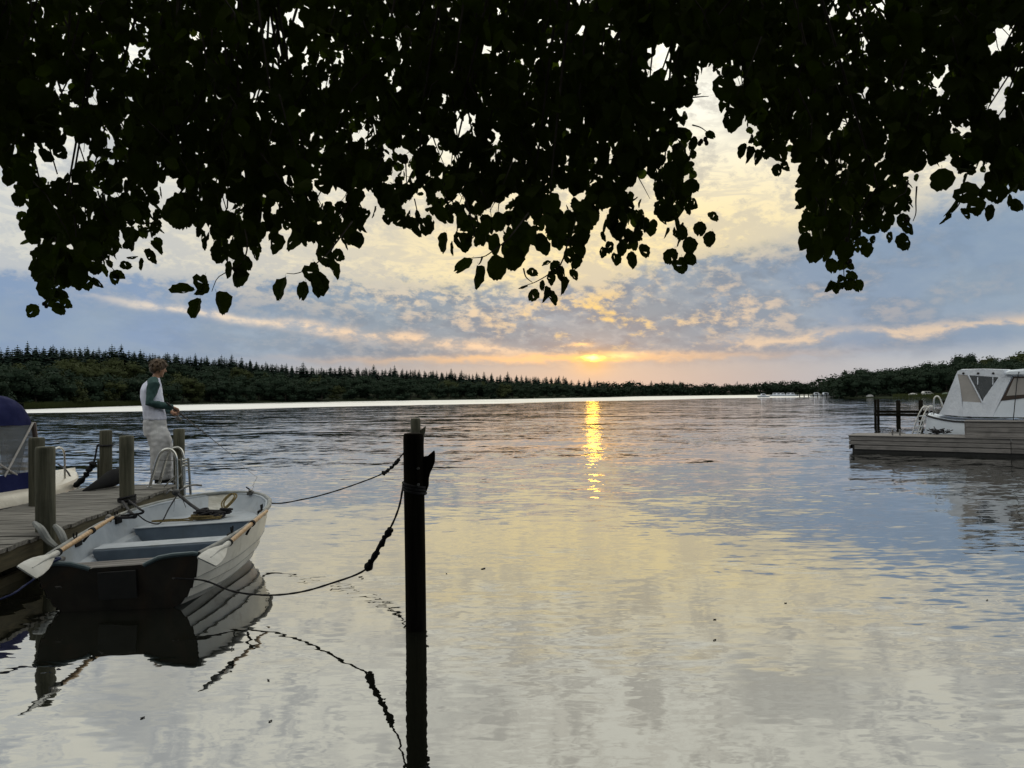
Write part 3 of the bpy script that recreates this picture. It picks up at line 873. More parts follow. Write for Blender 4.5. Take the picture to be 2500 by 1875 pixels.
# ------------------------------------------------------------------ mooring posts with wooden horns
def horn_post(px, Y, top, r, dark, label, horn, hz):
    P = w_at(px, 1200, Y); base = Vector((P.x, P.y, 0))
    e = empty('mooring_post', base); tag(e, label, 'mooring post', 'mooring posts standing in the water')
    b = MB(); rings = []
    zs = [-1.4] + [i * .1 for i in range(-3, int(top * 10))] + [top - .05, top - .018, top - .004, top + .003]
    for k, z in enumerate(zs):
        f = {len(zs) - 3: .97, len(zs) - 2: .90, len(zs) - 1: .35}.get(k, 1.0)
        rings.append([(math.cos(a) * r * f * (1 + .015 * math.sin(3 * a + z * 3)) - .002 * z, math.sin(a) * r * f * (1 + .02 * math.sin(2 * a + z * 5)), z) for a in [2 * math.pi * j / 28 for j in range(28)]])
    b.loft(rings); b.build('pole', dark, e, smooth=True)
    # horn: sawn from a plank, profile in the x-z plane
    pts = [(x, -.028, hz + z) for x, z in horn]
    b = MB(); b.prism(pts, (0, .056, 0)); b.build('horn', dark, e, bevel=.008)
    # bolt through the horn
    b = MB(); b.tube([(r * .5, -.1 if r > .07 else -.07, hz - .14), (r * .5, .09, hz - .14)], .011, 8); b.tube([(r * .5, -.1, hz - .27), (r * .5, .09, hz - .27)], .011, 8)
    b.build('bolt', M['iron'], e)
    true_scale(e)
    return e, base
POST_A, PA = horn_post(1012, 6.21, 1.595, .084, M['darkpost'], 'black round mooring post nearest the bank with a wooden horn', [(0, -.055), (.082, -.055), (.09, -.045), (.107, -.05), (.135, -.025), (.165, 0), (.171, -.03), (.168, -.10), (.15, -.145), (.13, -.185), (.117, -.23), (.116, -.29), (.10, -.33), (.082, -.352), (0, -.36)], 1.452)
POST_B, PB = horn_post(1017, 10.1, 1.60, .066, M['post'], 'thinner mooring post rising just behind the nearest post', [(0, -.08), (.064, -.045), (.10, -.02), (.133, .005), (.126, -.065), (.108, -.12), (.10, -.25), (.064, -.36), (0, -.36)], 1.49)

# ------------------------------------------------------------------ rowing boat
RB = empty('rowing_boat', (-3.545, 6.83, 0.0), (0, 0, 0))
RB_HEAD = Vector((-.33, 3.4, 0))
RB.rotation_euler = (R(0.4), R(-2.3), math.atan2(-RB_HEAD.x, RB_HEAD.y))
tag(RB, 'small white rowing boat with grey blue inside moored between jetty and black post', 'rowing boat')
RL = 3.40
GB = [(0, .70), (.12, .775), (.3, .85), (.5, .88), (.65, .85), (.76, .775), (.85, .65), (.91, .52), (.955, .37), (.985, .21), (1.0, .0)]
GZ = [(0, .455), (.3, .49), (.6, .545), (.85, .585), (1, .60)]
KZ = [(0, -.07), (.25, -.15), (.6, -.15), (.8, -.10), (.92, .02), (1.0, .18)]
def gb(t): return interp(t, GB)
def gz(t): return interp(t, GZ)
# half section from keel (q=0) to gunwale (q=1): width share, height share; three lap steps
HS = [(0.0, 0.0), (.30, .02), (.58, .06), (.74, .15), (.80, .26), (.825, .262), (.875, .42), (.900, .422), (.935, .60), (.958, .602), (.985, .80), (1.0, .95), (1.0, 1.0)]
def hull_pt(t, w, h, side, inset=0.0):
    B = gb(t); zk = interp(t, KZ); zg = gz(t)
    # lower parts are narrower forward and further aft (raked, rounded stem)
    fw = max(0.0, (t - .45) / .55)
    wf = w - (1 - h) * .42 * fw * fw * w
    x = max(0.0, B * wf - inset)
    y = RL * t - (1 - h) ** 1.1 * (.55 * fw ** 1.5) + (0.05 * (1 - h) if t < .001 else .05 * (1 - h) * max(0, 1 - t * 6))
    z = zk + (zg - zk) * h
    return Vector((side * x, y, z))
TS = [0, .03, .08, .15, .25, .35, .45, .55, .64, .72, .79, .85, .89, .92, .945, .965, .98, .99, .996, 1.0]
def build_rowboat():
    b = MB(); rings = []
    for t in TS:
        L = [hull_pt(t, w, h, -1) for w, h in reversed(HS)]
        Rr = [hull_pt(t, w, h, 1) for w, h in HS[1:]]
        rings.append(L + Rr)
    b.loft(rings, closed=False)
    b.build('hull', M['hull'], RB, smooth=True, auto=14)
    # thin dark strips added as the shadow line under the three laps
    for s in (-1, 1):
        for w_, h_ in ((.825, .262), (.90, .422), (.958, .602)):
            b = MB(); b.tube([hull_pt(t, w_, h_, s) + Vector((s * .001, 0, -.001)) for t in np.linspace(0.01, .985, 40)] , .003, 5, cap=False)
            b.build('lap_seam', M['gun'], RB)
    # inner shell with a moulded ledge
    IS = [(0, .30), (.55, .30), (.70, .34), (.84, .56), (.86, .63), (.93, .655), (.945, .67), (.965, .80), (.985, .94), (.985, .985)]
    b = MB(); rings = []
    for t in [0.012] + TS[1:-2]:
        def ip(w, h, s):
            p = hull_pt(min(t, .985), w, h, s, .028); p.z = max(p.z, .0 + .03); return p
        L = [ip(w, h, -1) for w, h in reversed(IS)]
        rings.append(L + [ip(w, h, 1) for w, h in IS[1:]])
    b.loft(rings, closed=False)
    b.build('inner_shell', M['inner'], RB, smooth=True, recalc=False, auto=25)
    # gunwale roll all round (not over the transom)
    for s in (-1, 1):
        b = MB()
        b.tube([hull_pt(t, 1, 1, s) + Vector((s * .006, 0, .002)) for t in np.linspace(0, 1, 60)], .026, 10)
        b.build('gunwale', M['gun'], RB, smooth=True)
        b = MB()
        b.tube([hull_pt(t, 1, 1, s) + Vector((-s * .028 * min(1, gb(t) * 4), 0, -.012)) for t in np.linspace(0.0, .985, 50)], .017, 8)
        b.build('inwale', M['inner'], RB, smooth=True)
    # transom with motor notch
    top = [(-.70, .455), (-.66, .462), (-.50, .460), (-.40, .446), (-.28, .405), (-.245, .388), (-.22, .40), (.20, .40), (.225, .388), (.26, .405), (.36, .447), (.48, .462), (.66, .464), (.70, .455)]
    low = [hull_pt(0, w, h, 1) for w, h in reversed(HS)][1:-1]
    lowl = [hull_pt(0, w, h, -1) for w, h in HS][0:-1]
    def ty(z): return .05 * (1 - (z + .07) / .525)
    poly = [Vector((x, ty(z) - .004, z)) for x, z in top] + [Vector((p.x * .985, p.y - .004, p.z)) for p in low] + [Vector((p.x * .985, p.y - .004, p.z)) for p in lowl]
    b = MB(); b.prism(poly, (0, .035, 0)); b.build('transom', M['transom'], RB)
    for seg in (top[:6], top[8:]):
        b = MB(); b.tube([Vector((x, ty(z) - .0, z + .004)) for x, z in seg], .022, 8)
        b.build('transom_roll', M['gunblue'], RB, smooth=True)
    b = MB(); b.box((-.17, -.022, .11), (.16, -.002, .36)); b.build('motor_pad', M['blackpad'], RB, bevel=.004)
    b = MB()
    for x in (-.50, .50):
        b.tube([(x - .02, -.012, .25), (x - .02, -.035, .265), (x + .02, -.035, .265), (x + .02, -.012, .25)], .006, 6)
    b.build('towing_eye', M['iron'], RB, smooth=True)
    # stern seat slats
    for k in range(4):
        y0 = .05 + k * .085; t = y0 / RL
        w = gb(t) * .93 - .05
        b = MB(); b.box((-w * .80, y0, .365), (w * .80, y0 + .072, .385)); b.build('seat_slat', M['greyboard'], RB, bevel=.004)
    # thwart and bow bench as mouldings running down to the floor
    def bench(y0, y1, zt, name, mt, lip=.02, full=True):
        b = MB(); rings = []
        n = 6
        for i in range(n + 1):
            y = y0 + (y1 - y0) * i / n; t = y / RL
            w = gb(t) * (.93 - .30 * max(0, (t - .6))) - .055; wb = w * .86
            rings.append([(-w, y, zt), (w, y, zt), (w, y, zt - lip), (wb, y, .03), (-wb, y, .03), (-w, y, zt - lip)])
        b.loft(rings); return b.build(name, mt, RB, bevel=.012)
    bench(1.20, 1.52, .335, 'thwart', M['innerblue'])
    bench(1.215, 1.50, .352, 'thwart_top', M['inner'], .004)
    bench(.80, 1.195, .20, 'floor_step', M['innerblue'])
    b = MB(); rings = []
    for t in [.66, .72, .78, .84, .89, .925, .95, .965]:
        w = max(.03, gb(t) * (.93 - .30 * (t - .6)) - .055)
        y = RL * t - .02
        rings.append([(-w, y, .375), (w, y, .375), (w, y, .35), (w * .8, y, .06), (-w * .8, y, .06), (-w, y, .35)])
    b.loft(rings); b.build('bow_bench', M['innerblue'], RB, bevel=.01)
    b = MB(); rings = []
    for t in [.657, .72, .78, .84, .89, .925, .95, .968]:
        w = max(.03, gb(t) * (.93 - .30 * (t - .6)) - .045)
        y = RL * t - .02
        rings.append([(-w, y, .39), (w, y, .39), (w, y, .378), (-w, y, .378)])
    b.loft(rings); b.build('bow_bench_top', M['inner'], RB, bevel=.006)
    # rowlock blocks
    for s, t in ((-1, .30), (1, .235), (-1, .60), (1, .56)):
        p = hull_pt(t, 1, 1, s)
        b = MB(); b.box((p.x - .03 - s * .035, p.y - .07, p.z - .06), (p.x + .03 - s * .035, p.y + .07, p.z + .012)); 
        c = Vector((p.x - s * .03, p.y, p.z + .06))
        b.tube([c + Vector((0, math.cos(a) * .035, math.sin(a) * .04)) for a in np.linspace(-3.6, .45, 12)], .008, 6)
        b.tube([c - Vector((0, 0, .04)), c - Vector((0, 0, .10))], .009, 6)
        b.build('rowlock', M['rubber'], RB, smooth=True)
    # bow ring and port side cleat
    b = MB(); p = hull_pt(.93, 1, 1, 1); b.box((p.x - .08, p.y - .04, p.z - .01), (p.x + .0, p.y + .04, p.z + .035)); b.ell((p.x - .04, p.y, p.z + .045), (.03, .05, .012), 8, 6)
    b.build('fairlead', M['iron'], RB, bevel=.006)
    b = MB(); p = hull_pt(.16, 1, .86, -1); b.ell((p.x + .05, p.y, p.z), (.02, .09, .03), 10, 6); b.build('side_fitting', M['iron'], RB, smooth=True)
    p = hull_pt(.57, 1, 1, -1); b = MB(); b.tube([(p.x + .02, p.y - .16, p.z + .03), (p.x + .04, p.y + .18, p.z + .035)], .014, 8); b.ell((p.x + .02, p.y - .06, p.z + .03), (.04, .04, .05), 10, 8)
    b.build('cleat', M['iron'], RB, smooth=True)
build_rowboat()
RBM = Matrix.Translation(RB.location) @ RB.rotation_euler.to_matrix().to_4x4()
def rb(x, y, z): return RBM @ Vector((x, y, z))
true_scale(RB)

def oar(A, B, label, roll=0.0):
    """A = blade tip, B = handle end"""
    A, B = Vector(A), Vector(B); d = (B - A); L = d.length; d.normalize()
    up = Vector((0, 0, 1)); side = d.cross(up).normalized(); up = side.cross(d)
    rot = Matrix((side, d, up)).transposed().to_4x4() @ Matrix.Rotation(roll, 4, 'Y')
    e = empty('oar', A); e.rotation_euler = rot.to_euler(); true_scale(e)
    tag(e, label, 'oar', 'oars of the rowing boat')
    b = MB(); b.tube([(0, y, 0) for y in (.50, .8, 1.2, 1.6, L - .17, L - .13, L - .11, L - .02, L)], [.021, .0225, .0225, .0215, .02, .0195, .0165, .0175, .013], 12)
    b.build('shaft', M['oarwood'], e, smooth=True)
    b = MB(); rings = []
    for y, w, c in ((0, .078, .0), (.012, .088, .004), (.12, .09, .016), (.25, .08, .018), (.35, .06, .014), (.43, .038, .008), (.47, .028, .0)):
        n = 9; th = .006
        rings.append([((j / (n - 1) * 2 - 1) * w, y, c * (1 - (j / (n - 1) * 2 - 1) ** 2) + th) for j in range(n)] + [((1 - j / (n - 1) * 2) * w, y, c * (1 - (1 - j / (n - 1) * 2) ** 2) - th) for j in range(n)])
    b.loft(rings)
    b.tube([(0, .08, .02), (0, .25, .026), (0, .40, .018), (0, .46, .004), (0, .60, 0)], [.004, .010, .018, .026, .027], 10)
    b.build('blade', M['blade'], e, smooth=True)
    b = MB(); b.tube([(0, .585, 0), (0, .625, 0)], .032, 12); b.build('collar', M['rubber'], e, smooth=True)
    b = MB()
    yc = L * .70
    b.tube([(0, yc - .025, 0), (0, yc + .025, 0)], .031, 12)
    b.tube([(0, yc, -.02), (0, yc, -.13)], .012, 8)
    b.build('button', M['rubber'], e, smooth=True)
    return e
oar(w_at(64, 1398, 6.02), w_at(276, 1263, 7.98), 'oar on the jetty side with its white blade over the stern corner', R(38))
oar(w_at(504, 1372, 6.42), w_at(652, 1247, 8.33), 'oar on the open water side with its blade against the transom edge', R(28))

def gear():
    # folding anchor lying on the bow bench
    e = empty('anchor', rb(-.22, 2.62, .40)); e.rotation_euler = (0, 0, .35); true_scale(e)
    tag(e, 'grey folding anchor lying on the bow bench of the rowing boat', 'anchor')
    b = MB(); b.tube([(-.14, .20, .30), (.02, .06, .17), (.22, -.10, .035)], [.022, .02, .022], 10)
    b.build('shank', M['anchor'], e, smooth=True)
    b = MB(); b.ell((-.15, .21, .31), (.05, .05, .045), 10, 8); b.build('crown', M['anchor'], e, smooth=True)
    for k, (dx, dy, dz) in enumerate(((.30, .10, .06), (-.12, .05, -.02), (-.02, -.10, -.22), (.12, -.12, -.18))):
        b = MB(); c = Vector((-.15, .21, .31)); t = c + Vector((dx, dy, dz)); mid = c.lerp(t, .55) + Vector((0, 0, .04))
        P = bez([c, mid, t], 10); rings = []
        for i, p in enumerate(P):
            w = .012 + .035 * math.sin(min(1, i / 9) * 2.9); rings.append([p + Vector((0, -w, .0)), p + Vector((0, 0, .012)), p + Vector((0, w, 0)), p + Vector((0, 0, -.012))])
        b.loft(rings); b.build('fluke', M['anchor'], e, smooth=True)
    # dark tangle and chain beside it
    rr = random.Random(21)
    b = MB()
    pts = [Vector((rr.uniform(-.20, .20), rr.uniform(-.14, .14), rr.uniform(.02, .11))) for _ in range(40)]
    b.tube(bez(pts, 300), .015, 6)
    o = b.build('anchor_line', M['rope'], smooth=True, loc=rb(.08, 2.62, .39)); true_scale(o); tag(o, 'dark tangle of anchor line beside the anchor in the bow', 'rope')
    b = MB(); pts = []
    for k in range(70):
        a = k * .62; q = .10 + .035 * math.sin(k * .9)
        pts.append(Vector((math.cos(a) * q * 1.5, math.sin(a) * q * .6, .012 + .0005 * k + .008 * math.sin(k))))
    pts += [Vector((-.25, -.05, .015)), Vector((-.42, -.06, .012)), Vector((-.58, -.14, .012)), Vector((-.50, -.19, .012)), Vector((-.32, -.15, .012)), Vector((-.1, -.12, .012))]
    b.tube(bez(pts, 420), .009, 6)
    o = b.build('yellow_line', M['yellowrope'], smooth=True, loc=rb(.02, 2.50, .395)); true_scale(o); tag(o, 'coiled ochre rope on the bow bench of the rowing boat', 'rope')
    b = MB(); pts = [rb(.12, 2.66, .44), rb(.20, 2.78, .50), rb(.27, 2.92, .60), rb(.20, 2.99, .63), rb(.13, 2.86, .55), rb(.16, 2.75, .47)]
    b.tube(bez(pts, 40), .010, 6); b.tube(bez([p + Vector((.02, .02, .0)) for p in pts], 40), .010, 6)
    o = b.build('painter_coil', M['yellowrope'], smooth=True); true_scale(o); tag(o, 'ochre rope hank hanging at the bow edge of the rowing boat', 'rope')
    rope('anchor_cable', [rb(-.72, 2.32, .55), rb(-.60, 2.34, .44), rb(-.46, 2.36, .41), rb(-.42, 2.55, .55), rb(-.37, 2.74, .70)], .008, M['rope'], 'thin dark cord from the jetty side gunwale to the anchor', n=24)
gear()

def ropes():
    # stern eye to the nearest post
    s = rb(.50, -.035, .265)
    e = PA + Vector((-.086, -.03, 1.18))
    def P(px, py, Y): return w_at(px, py, Y)
    pts = [s, P(500, 1418, 6.85), P(570, 1444, 6.78), P(650, 1453, 6.7), P(725, 1447, 6.6), P(800, 1427, 6.5), P(893, 1390, 6.4), P(925, 1330, 6.34), P(955, 1285, 6.3), P(975, 1235, 6.25), e]
    o = rope('stern_line', pts, .0085, M['rope'], 'dark rope sagging from the rowing boat transom up to the nearest black post', 'mooring lines', n=70)
    snubber(o, [P(895, 1392, 6.4), P(912, 1362, 6.37), P(930, 1330, 6.34), P(945, 1306, 6.31), P(955, 1290, 6.3)], .030, M['rubber'])
    b = MB(); c = PA + Vector((0, 0, 1.17))
    for k in range(3):
        b.tube([c + Vector((math.cos(a) * .092, math.sin(a) * .092, -.025 * k - .02 * math.cos(a))) for a in np.linspace(0, 6.28, 21)], .012, 6)
    b.build('hitch', M['rope'], o, smooth=True)
    # bow to the post behind
    bw = rb(.30, 3.40, .66)
    pts = [bw, P(660, 1228, 10.25), P(745, 1218, 10.2), P(815, 1200, 10.2), P(880, 1178, 10.15), P(930, 1158, 10.1), P(960, 1138, 10.1), P(985, 1106, 10.1), PB + Vector((-.067, 0, 1.22))]
    o = rope('bow_line', pts, .009, M['rope'], 'dark rope from the rowing boat bow rising to the thinner rear mooring post', 'mooring lines', n=60)
    snubber(o, [P(933, 1157, 10.1), P(948, 1148, 10.1), P(962, 1136, 10.1), P(975, 1120, 10.1)], .028, M['rubber'])
    b = MB(); c = PB + Vector((0, 0, 1.22))
    b.tube([c + Vector((math.cos(a) * .074, math.sin(a) * .074, -.02 * math.cos(a))) for a in np.linspace(0, 6.28, 21)], .012, 6)
    b.build('hitch', M['rope'], o, smooth=True)
    # blue line from the port stern corner away to the left
    pts = [rb(-.62, .05, .50), rb(-.69, -.05, .46), P(85, 1410, 6.5), P(60, 1430, 6.4), P(20, 1455, 6.2), P(-60, 1475, 6.0), P(-200, 1440, 5.6)]
    rope('blue_line', pts, .0085, M['bluerope'], 'blue rope led over the jetty side corner of the rowing boat transom', 'mooring lines', n=40)
    b = MB(); b.tube(bez([rb(-.70, .02, .47), rb(-.60, .10, .49), rb(-.5, .03, .50), rb(-.56, -.04, .48)], 20), .010, 6)
    o = b.build('blue_turns', M['bluerope'], smooth=True); true_scale(o); tag(o, 'turns of blue rope round the corner of the transom', 'rope')
    # white rags/fender tails around the near jetty post
    for k, pts in enumerate(([at(84, 1277, 7.1), at(100, 1292, 7.0), at(117, 1318, 6.98), at(138, 1336, 6.95)], [at(134, 1284, 7.15), at(146, 1298, 7.08), at(155, 1316, 7.02), at(162, 1340, 7.0)])):
        b = MB(); Q = bez(pts, 16); b.tube(Q, [.022 + .013 * math.sin(i / 16 * 3.1) for i in range(17)], 8)
        o = b.build('fender_sleeve', M['gun'], smooth=True)
        tag(o, ('white hose fender on the outer side of the nearest jetty post', 'white hose fender between the nearest jetty post and the oar')[k], 'fender', 'hose fenders at the nearest jetty post')
    # lashing from the second jetty post to the boat cleat
    jt = at(310, 1225, 9.22); jpost = jt / K
    b = MB()
    for k in range(4):
        b.tube([jt + Vector((math.cos(a) * .095, math.sin(a) * .095, .02 * k - .02 * math.cos(a + k))) for a in np.linspace(0, 6.28, 17)], .013, 6)
    o = b.build('post_lashing', M['rope'], smooth=True); tag(o, 'black rope turns round the middle jetty post at deck level', 'rope')
    rope('breast_line', [jpost + Vector((-.02, -.09, .02)), w_at(318, 1250, 8.95), w_at(331, 1262, 8.85), rb(-.80, 1.98, .56)], .017, M['rope'], 'short doubled dark rope from the middle jetty post to the boat cleat', 'mooring lines', n=20)
    rope('breast_line', [jpost + Vector((.06, -.07, .03)), w_at(338, 1240, 8.9), w_at(348, 1252, 8.85), rb(-.78, 2.04, .57)], .013, M['rope'], 'second short dark rope beside it from middle jetty post to boat cleat', 'mooring lines', n=20)
ropes()

# ------------------------------------------------------------------ bathing ladder on the jetty
def ladder():
    e = empty('bathing_ladder', (-4.95, 10.85, JD)); tag(e, 'stainless hooped bathing ladder on the jetty beside the angler', 'ladder')
    o = e.location
    def L(px, py, Y): return at(px, py, Y) - o
    for name, Y, foot, pts in (('rail', 10.62, (365, 1190), ((372, 1165), (385, 1122), (394, 1104), (406, 1096.5), (419, 1099), (429, 1113), (431.5, 1140), (433, 1235))),
                         ('rail', 11.05, (389, 1181), ((395, 1158), (407, 1116), (418, 1098), (431, 1092), (442, 1098), (448, 1114), (449.5, 1140), (451, 1226)))):
        b = MB(); P = [L(foot[0], foot[1], Y)] + [L(x, y, Y) for x, y in pts]
        P = bez(P, 36); b.tube(P, .0195, 10)
        b.build(name, M['steel'], e, smooth=True)
        b = MB(); q = P[0]; b.tube([q + Vector((0, 0, -.0)), q + Vector((0, 0, .012))], .04, 12); b.build('foot_plate', M['steel'], e)
        b = MB(); x0, y0 = (424, 1160) if Y < 10.8 else (437, 1158)
        x1, y1 = (400, 1189) if Y < 10.8 else (421, 1180)
        b.tube([L(x0 + 6, y0, Y), L(x1, y1, Y)], .011, 8); b.build('brace', M['steel'], e, smooth=True)
    for px, Y in ((459.5, 10.75), (443, 10.75)):
        b = MB(); b.tube([L(px, 1118, Y), L(px + 3, 1160, Y), L(px + 7, 1222, Y)], .018, 8); b.build('lower_rail', M['steel'], e, smooth=True)
    for y in (1122, 1129, 1136, 1186):
        b = MB(); b.tube([L(443, y + 2, 10.75), L(460, y - 2, 10.75)] if y < 1150 else [L(447, y + 3, 10.75), L(464, y - 2, 10.75)], .016, 8); b.build('rung', M['steel'], e, smooth=True)
    b = MB(); b.tube([L(385, 1123, 10.62), L(432, 1125, 10.62)], .004, 6); b.tube([L(432, 1123, 10.62), L(449, 1122, 11.05)], .01, 6); b.build('tie_bar', M['iron'], e)
ladder()

# black fender lying on the deck
def black_fender():
    b = MB(); P = bez([at(203, 1197, 10.3), at(225, 1180, 10.4), at(252, 1166, 10.55), at(278, 1160, 10.75), at(290, 1163, 10.95)], 20)
    rings = []
    for i, p in enumerate(P):
        t = i / 20; r = (.012 + .11 * min(1, t * 1.5) ** 1.2) * (1 if t < .93 else .8)
        p = Vector((p.x, p.y, JD + .005 + r * 1.0 + .02 * t))
        rings.append([p + Vector((math.cos(a) * r * .9, math.sin(a) * r * .5, math.sin(a) * r)) for a in np.linspace(0, 6.283, 15)[:-1]])
    b.loft(rings)
    o = b.build('black_fender', M['rubber'], smooth=True); tag(o, 'black tapered fender lying on the jetty between two posts', 'fender')
black_fender()

def moor_left():
    def P(px, py, Y): return at(px, py, Y)
    post = P(259, 1087, 10.98)
    o = rope('jetty_line', layout=False, pts=[post + Vector((-.08, -.02, 0)), P(238, 1088, 10.9), P(232, 1118, 10.9), P(226, 1135, 10.9), P(208, 1163, 10.95), P(183, 1186, 11.1), P(176, 1172, 11.3), P(163, 1150, 11.5), P(142, 1133, 11.7)], r=.013, m=M['rope'],
             label='black rope hanging from the far left jetty post down to the motorboat bow', group='mooring lines', n=60)
    snubber(o, [P(229, 1128, 10.9), P(218, 1148, 10.9), P(206, 1166, 10.95), P(184, 1186, 11.1)], .045, M['rubber'])
    b = MB(); b.tube([post + Vector((math.cos(a) * .092, math.sin(a) * .092, 0)) for a in np.linspace(0, 6.28, 21)], .014, 6); b.build('hitch', M['rope'], o, smooth=True)
moor_left()

def specks():
    """bits of leaf and weed afloat"""
    rr = random.Random(31)
    for k, (px, py, sz) in enumerate(((880, 1408, .02), (885, 1412, .012), (905, 1390, .012), (655, 1660, .014), (348, 1752, .012), (660, 1760, .010), (1180, 1388, .028), (1745, 1512, .014), (1745, 1562, .014), (1918, 1472, .012), (1090, 1400, .012), (2410, 1465, .012))):
        c = at_z(px, py, 0.003); a = rr.uniform(0, 3.1)
        b = MB(); n = 9
        rim = [(math.cos(q) * sz, math.sin(q) * sz * .45 * (1 + .3 * math.sin(3 * q)), .002 + .002 * math.sin(2 * q)) for q in np.linspace(0, 6.283, n + 1)[:-1]]
        b.loft([[(x * .9, y * .9, z - .003) for x, y, z in rim], rim])
        o = b.build('floating_leaf', M['rope'], loc=c); o.rotation_euler.z = a
        tag(o, 'tiny dark scrap of leaf floating on the calm water', 'leaf', 'scraps of leaf floating on the water')
specks()
# ------------------------------------------------------------------ blue canopied motorboat left of the jetty
def motorboat():
    e = empty('motorboat', (-7.37, 9.43, -.25), (0, 0, R(-8)))
    tag(e, 'cream motorboat with navy blue canopy moored behind the jetty', 'motorboat')
    Bz = [(0, .95), (.35, 1.08), (.6, 1.08), (.75, .92), (.87, .62), (.95, .32), (1, .03)]
    L = 5.2; y0 = -2.55
    HSm = [(0, -.25), (.5, -.18), (.86, .0), (.93, .25), (.97, .42), (.99, .50), (1.0, .56)]
    def hp(t, w, z, s, zadd=0): return Vector((s * interp(t, Bz) * w, y0 + L * t - max(0, t - .7) * (0.56 - z) * .9, z + .02 * t * t + zadd))
    ts = list(np.linspace(0, .9, 19)) + [.93, .96, .98, 1.0]
    b = MB()
    b.loft([[hp(t, w, z, -1) for w, z in reversed(HSm)] + [hp(t, w, z, 1) for w, z in HSm[1:]] for t in ts], closed=False)
    b.loft([[hp(0, w, z, -1) for w, z in reversed(HSm)] + [hp(0, w, z, 1) for w, z in HSm[1:]]] * 1 + [[Vector((0, y0, .2))] * 13], closed=True, cap=False)
    b.build('hull', M['cream'], e, smooth=True)
    # rolled deck edge and foredeck
    b = MB()
    b.loft([[hp(t, 1.0, .56, -1), hp(t, .985, .63, -1), hp(t, .93, .70, -1), hp(t, .82, .735, -1), hp(t, 0, .80 if t > .68 else .74, 1), hp(t, .82, .735, 1), hp(t, .93, .70, 1), hp(t, .985, .63, 1), hp(t, 1.0, .56, 1)] for t in ts], closed=False)
    b.build('deck', M['cream'], e, smooth=True)
    for s in (-1, 1):
        b = MB(); b.tube([hp(t, 1.012, .555, s) for t in ts], .018, 6); b.build('rub_rail', M['blackline'], e, smooth=True)
        b = MB(); rings = []
        for t in np.linspace(.45, .80, 8):
            rings.append([hp(t, .985 + .012, .47, s), hp(t, .985 + .014, .41, s), hp(t, .975, .41, s), hp(t, .975, .47, s)])
        b.loft(rings); b.build('stripe', M['navy'], e)
        b = MB(); rings = []
        for t in np.linspace(.83, .93, 6):
            rings.append([hp(t, 1.01, .45, s), hp(t, 1.0, .36, s), hp(t, .95, .36, s), hp(t, .95, .45, s)])
        b.loft(rings); b.build('name_stripe', M['brown'], e)
    # bow rail hoop
    for s in (1, -1):
        b = MB(); c = hp(.80, .72, .73, s)
        b.tube(bez([c + Vector((0, -.12, 0)), c + Vector((0, -.12, .30)), c + Vector((s * .0, -.08, .43)), c + Vector((0, .03, .47)), c + Vector((0, .12, .41)), c + Vector((0, .14, .25)), c + Vector((0, .14, 0))], 30), .014, 8)
        b.build('bow_rail', M['steel'], e, smooth=True)
    # canopy: bows + cloth + clear side panels
    Yc0, Yc1 = -2.2, 1.45
    def bow(y, shrink=0.0, z0=.74):
        w = .93 - shrink; return w
    b = MB(); rings = []
    sect = [(1.0, 1.58), (.985, 1.70), (.95, 1.82), (.86, 1.93), (.70, 1.99), (.4, 2.02), (0, 2.03)]
    for y, k, dz in ((Yc0, .96, -.16), (Yc0 + .12, .98, -.04), (-1.2, 1.0, 0), (0, 1.0, 0), (1.0, .99, -.01), (1.22, .965, -.04), (1.36, .93, -.12), (1.45, .90, -.26)):
        rings.append([Vector((-x * k * .97, y, z + dz * (0.3 + .7 * (z - 1.58) / .45))) for x, z in sect] + [Vector((x * k * .97, y, z + dz * (0.3 + .7 * (z - 1.58) / .45))) for x, z in reversed(sect[:-1])])
    b.loft(rings, closed=False); b.build('canopy', M['navy'], e, smooth=True)
    for s in (-1, 1):
        # milky and dark panels along the side, each in its frame
        xs = .955 * s
        zt, zb = 1.57, .93
        def sp(y, z, o=0): return Vector((s * (.935 + (1.58 - z) * .06) + o * s, y, z))
        def panel(ys0, ys1, yb0, yb1, mt, nm):
            b = MB(); n = 5; g = []
            for i in range(n + 1):
                u = i / n
                g.append([sp(ys0 + (ys1 - ys0) * u, zt), sp((ys0 + (ys1 - ys0) * u) * .5 + (yb0 + (yb1 - yb0) * u) * .5, (zt + zb) / 2, .012 * math.sin(i * 2.0)), sp(yb0 + (yb1 - yb0) * u, zb)])
            b.loft(g, closed=False); b.build(nm, mt, e, smooth=True, recalc=False)
        panel(-2.15, -.9, -2.15, -.9, M['vinyl'], 'side_panel')
        panel(-.88, .30, -.88, .72, M['vinyl'], 'side_panel')
        panel(.30, .80, .74, .80, M['vinylwhite'], 'side_panel')
        panel(.82, 1.34, .84, 1.12, M['netting'], 'side_panel')
        for a, c_, m_ in (((.02, zt), (1.06, zb), M['vinylwhite']), ((1.38, zt + .03), (.86, zb), M['vinylwhite']), ((-.9, zt), (-.9, zb), M['navy']), ((-2.15, zt), (-2.15, zb), M['navy'])):
            b = MB(); b.tube([sp(a[0], a[1], .012), sp(c_[0], c_[1], .012)], .015, 8); b.build('frame_bow', m_, e, smooth=True)
        b = MB(); rings = []
        for i in range(13):
            y = Yc0 + (1.55 - Yc0) * i / 12
            o_ = .012 * math.sin(i * 2.6)
            rings.append([sp(y, .95, .015 + o_), sp(y, .85, .03 - o_), sp(y, .74, .045), sp(y, .74, .03), sp(y, .94, 0)])
        b.loft(rings); b.build('skirt', M['navy'], e, smooth=True)
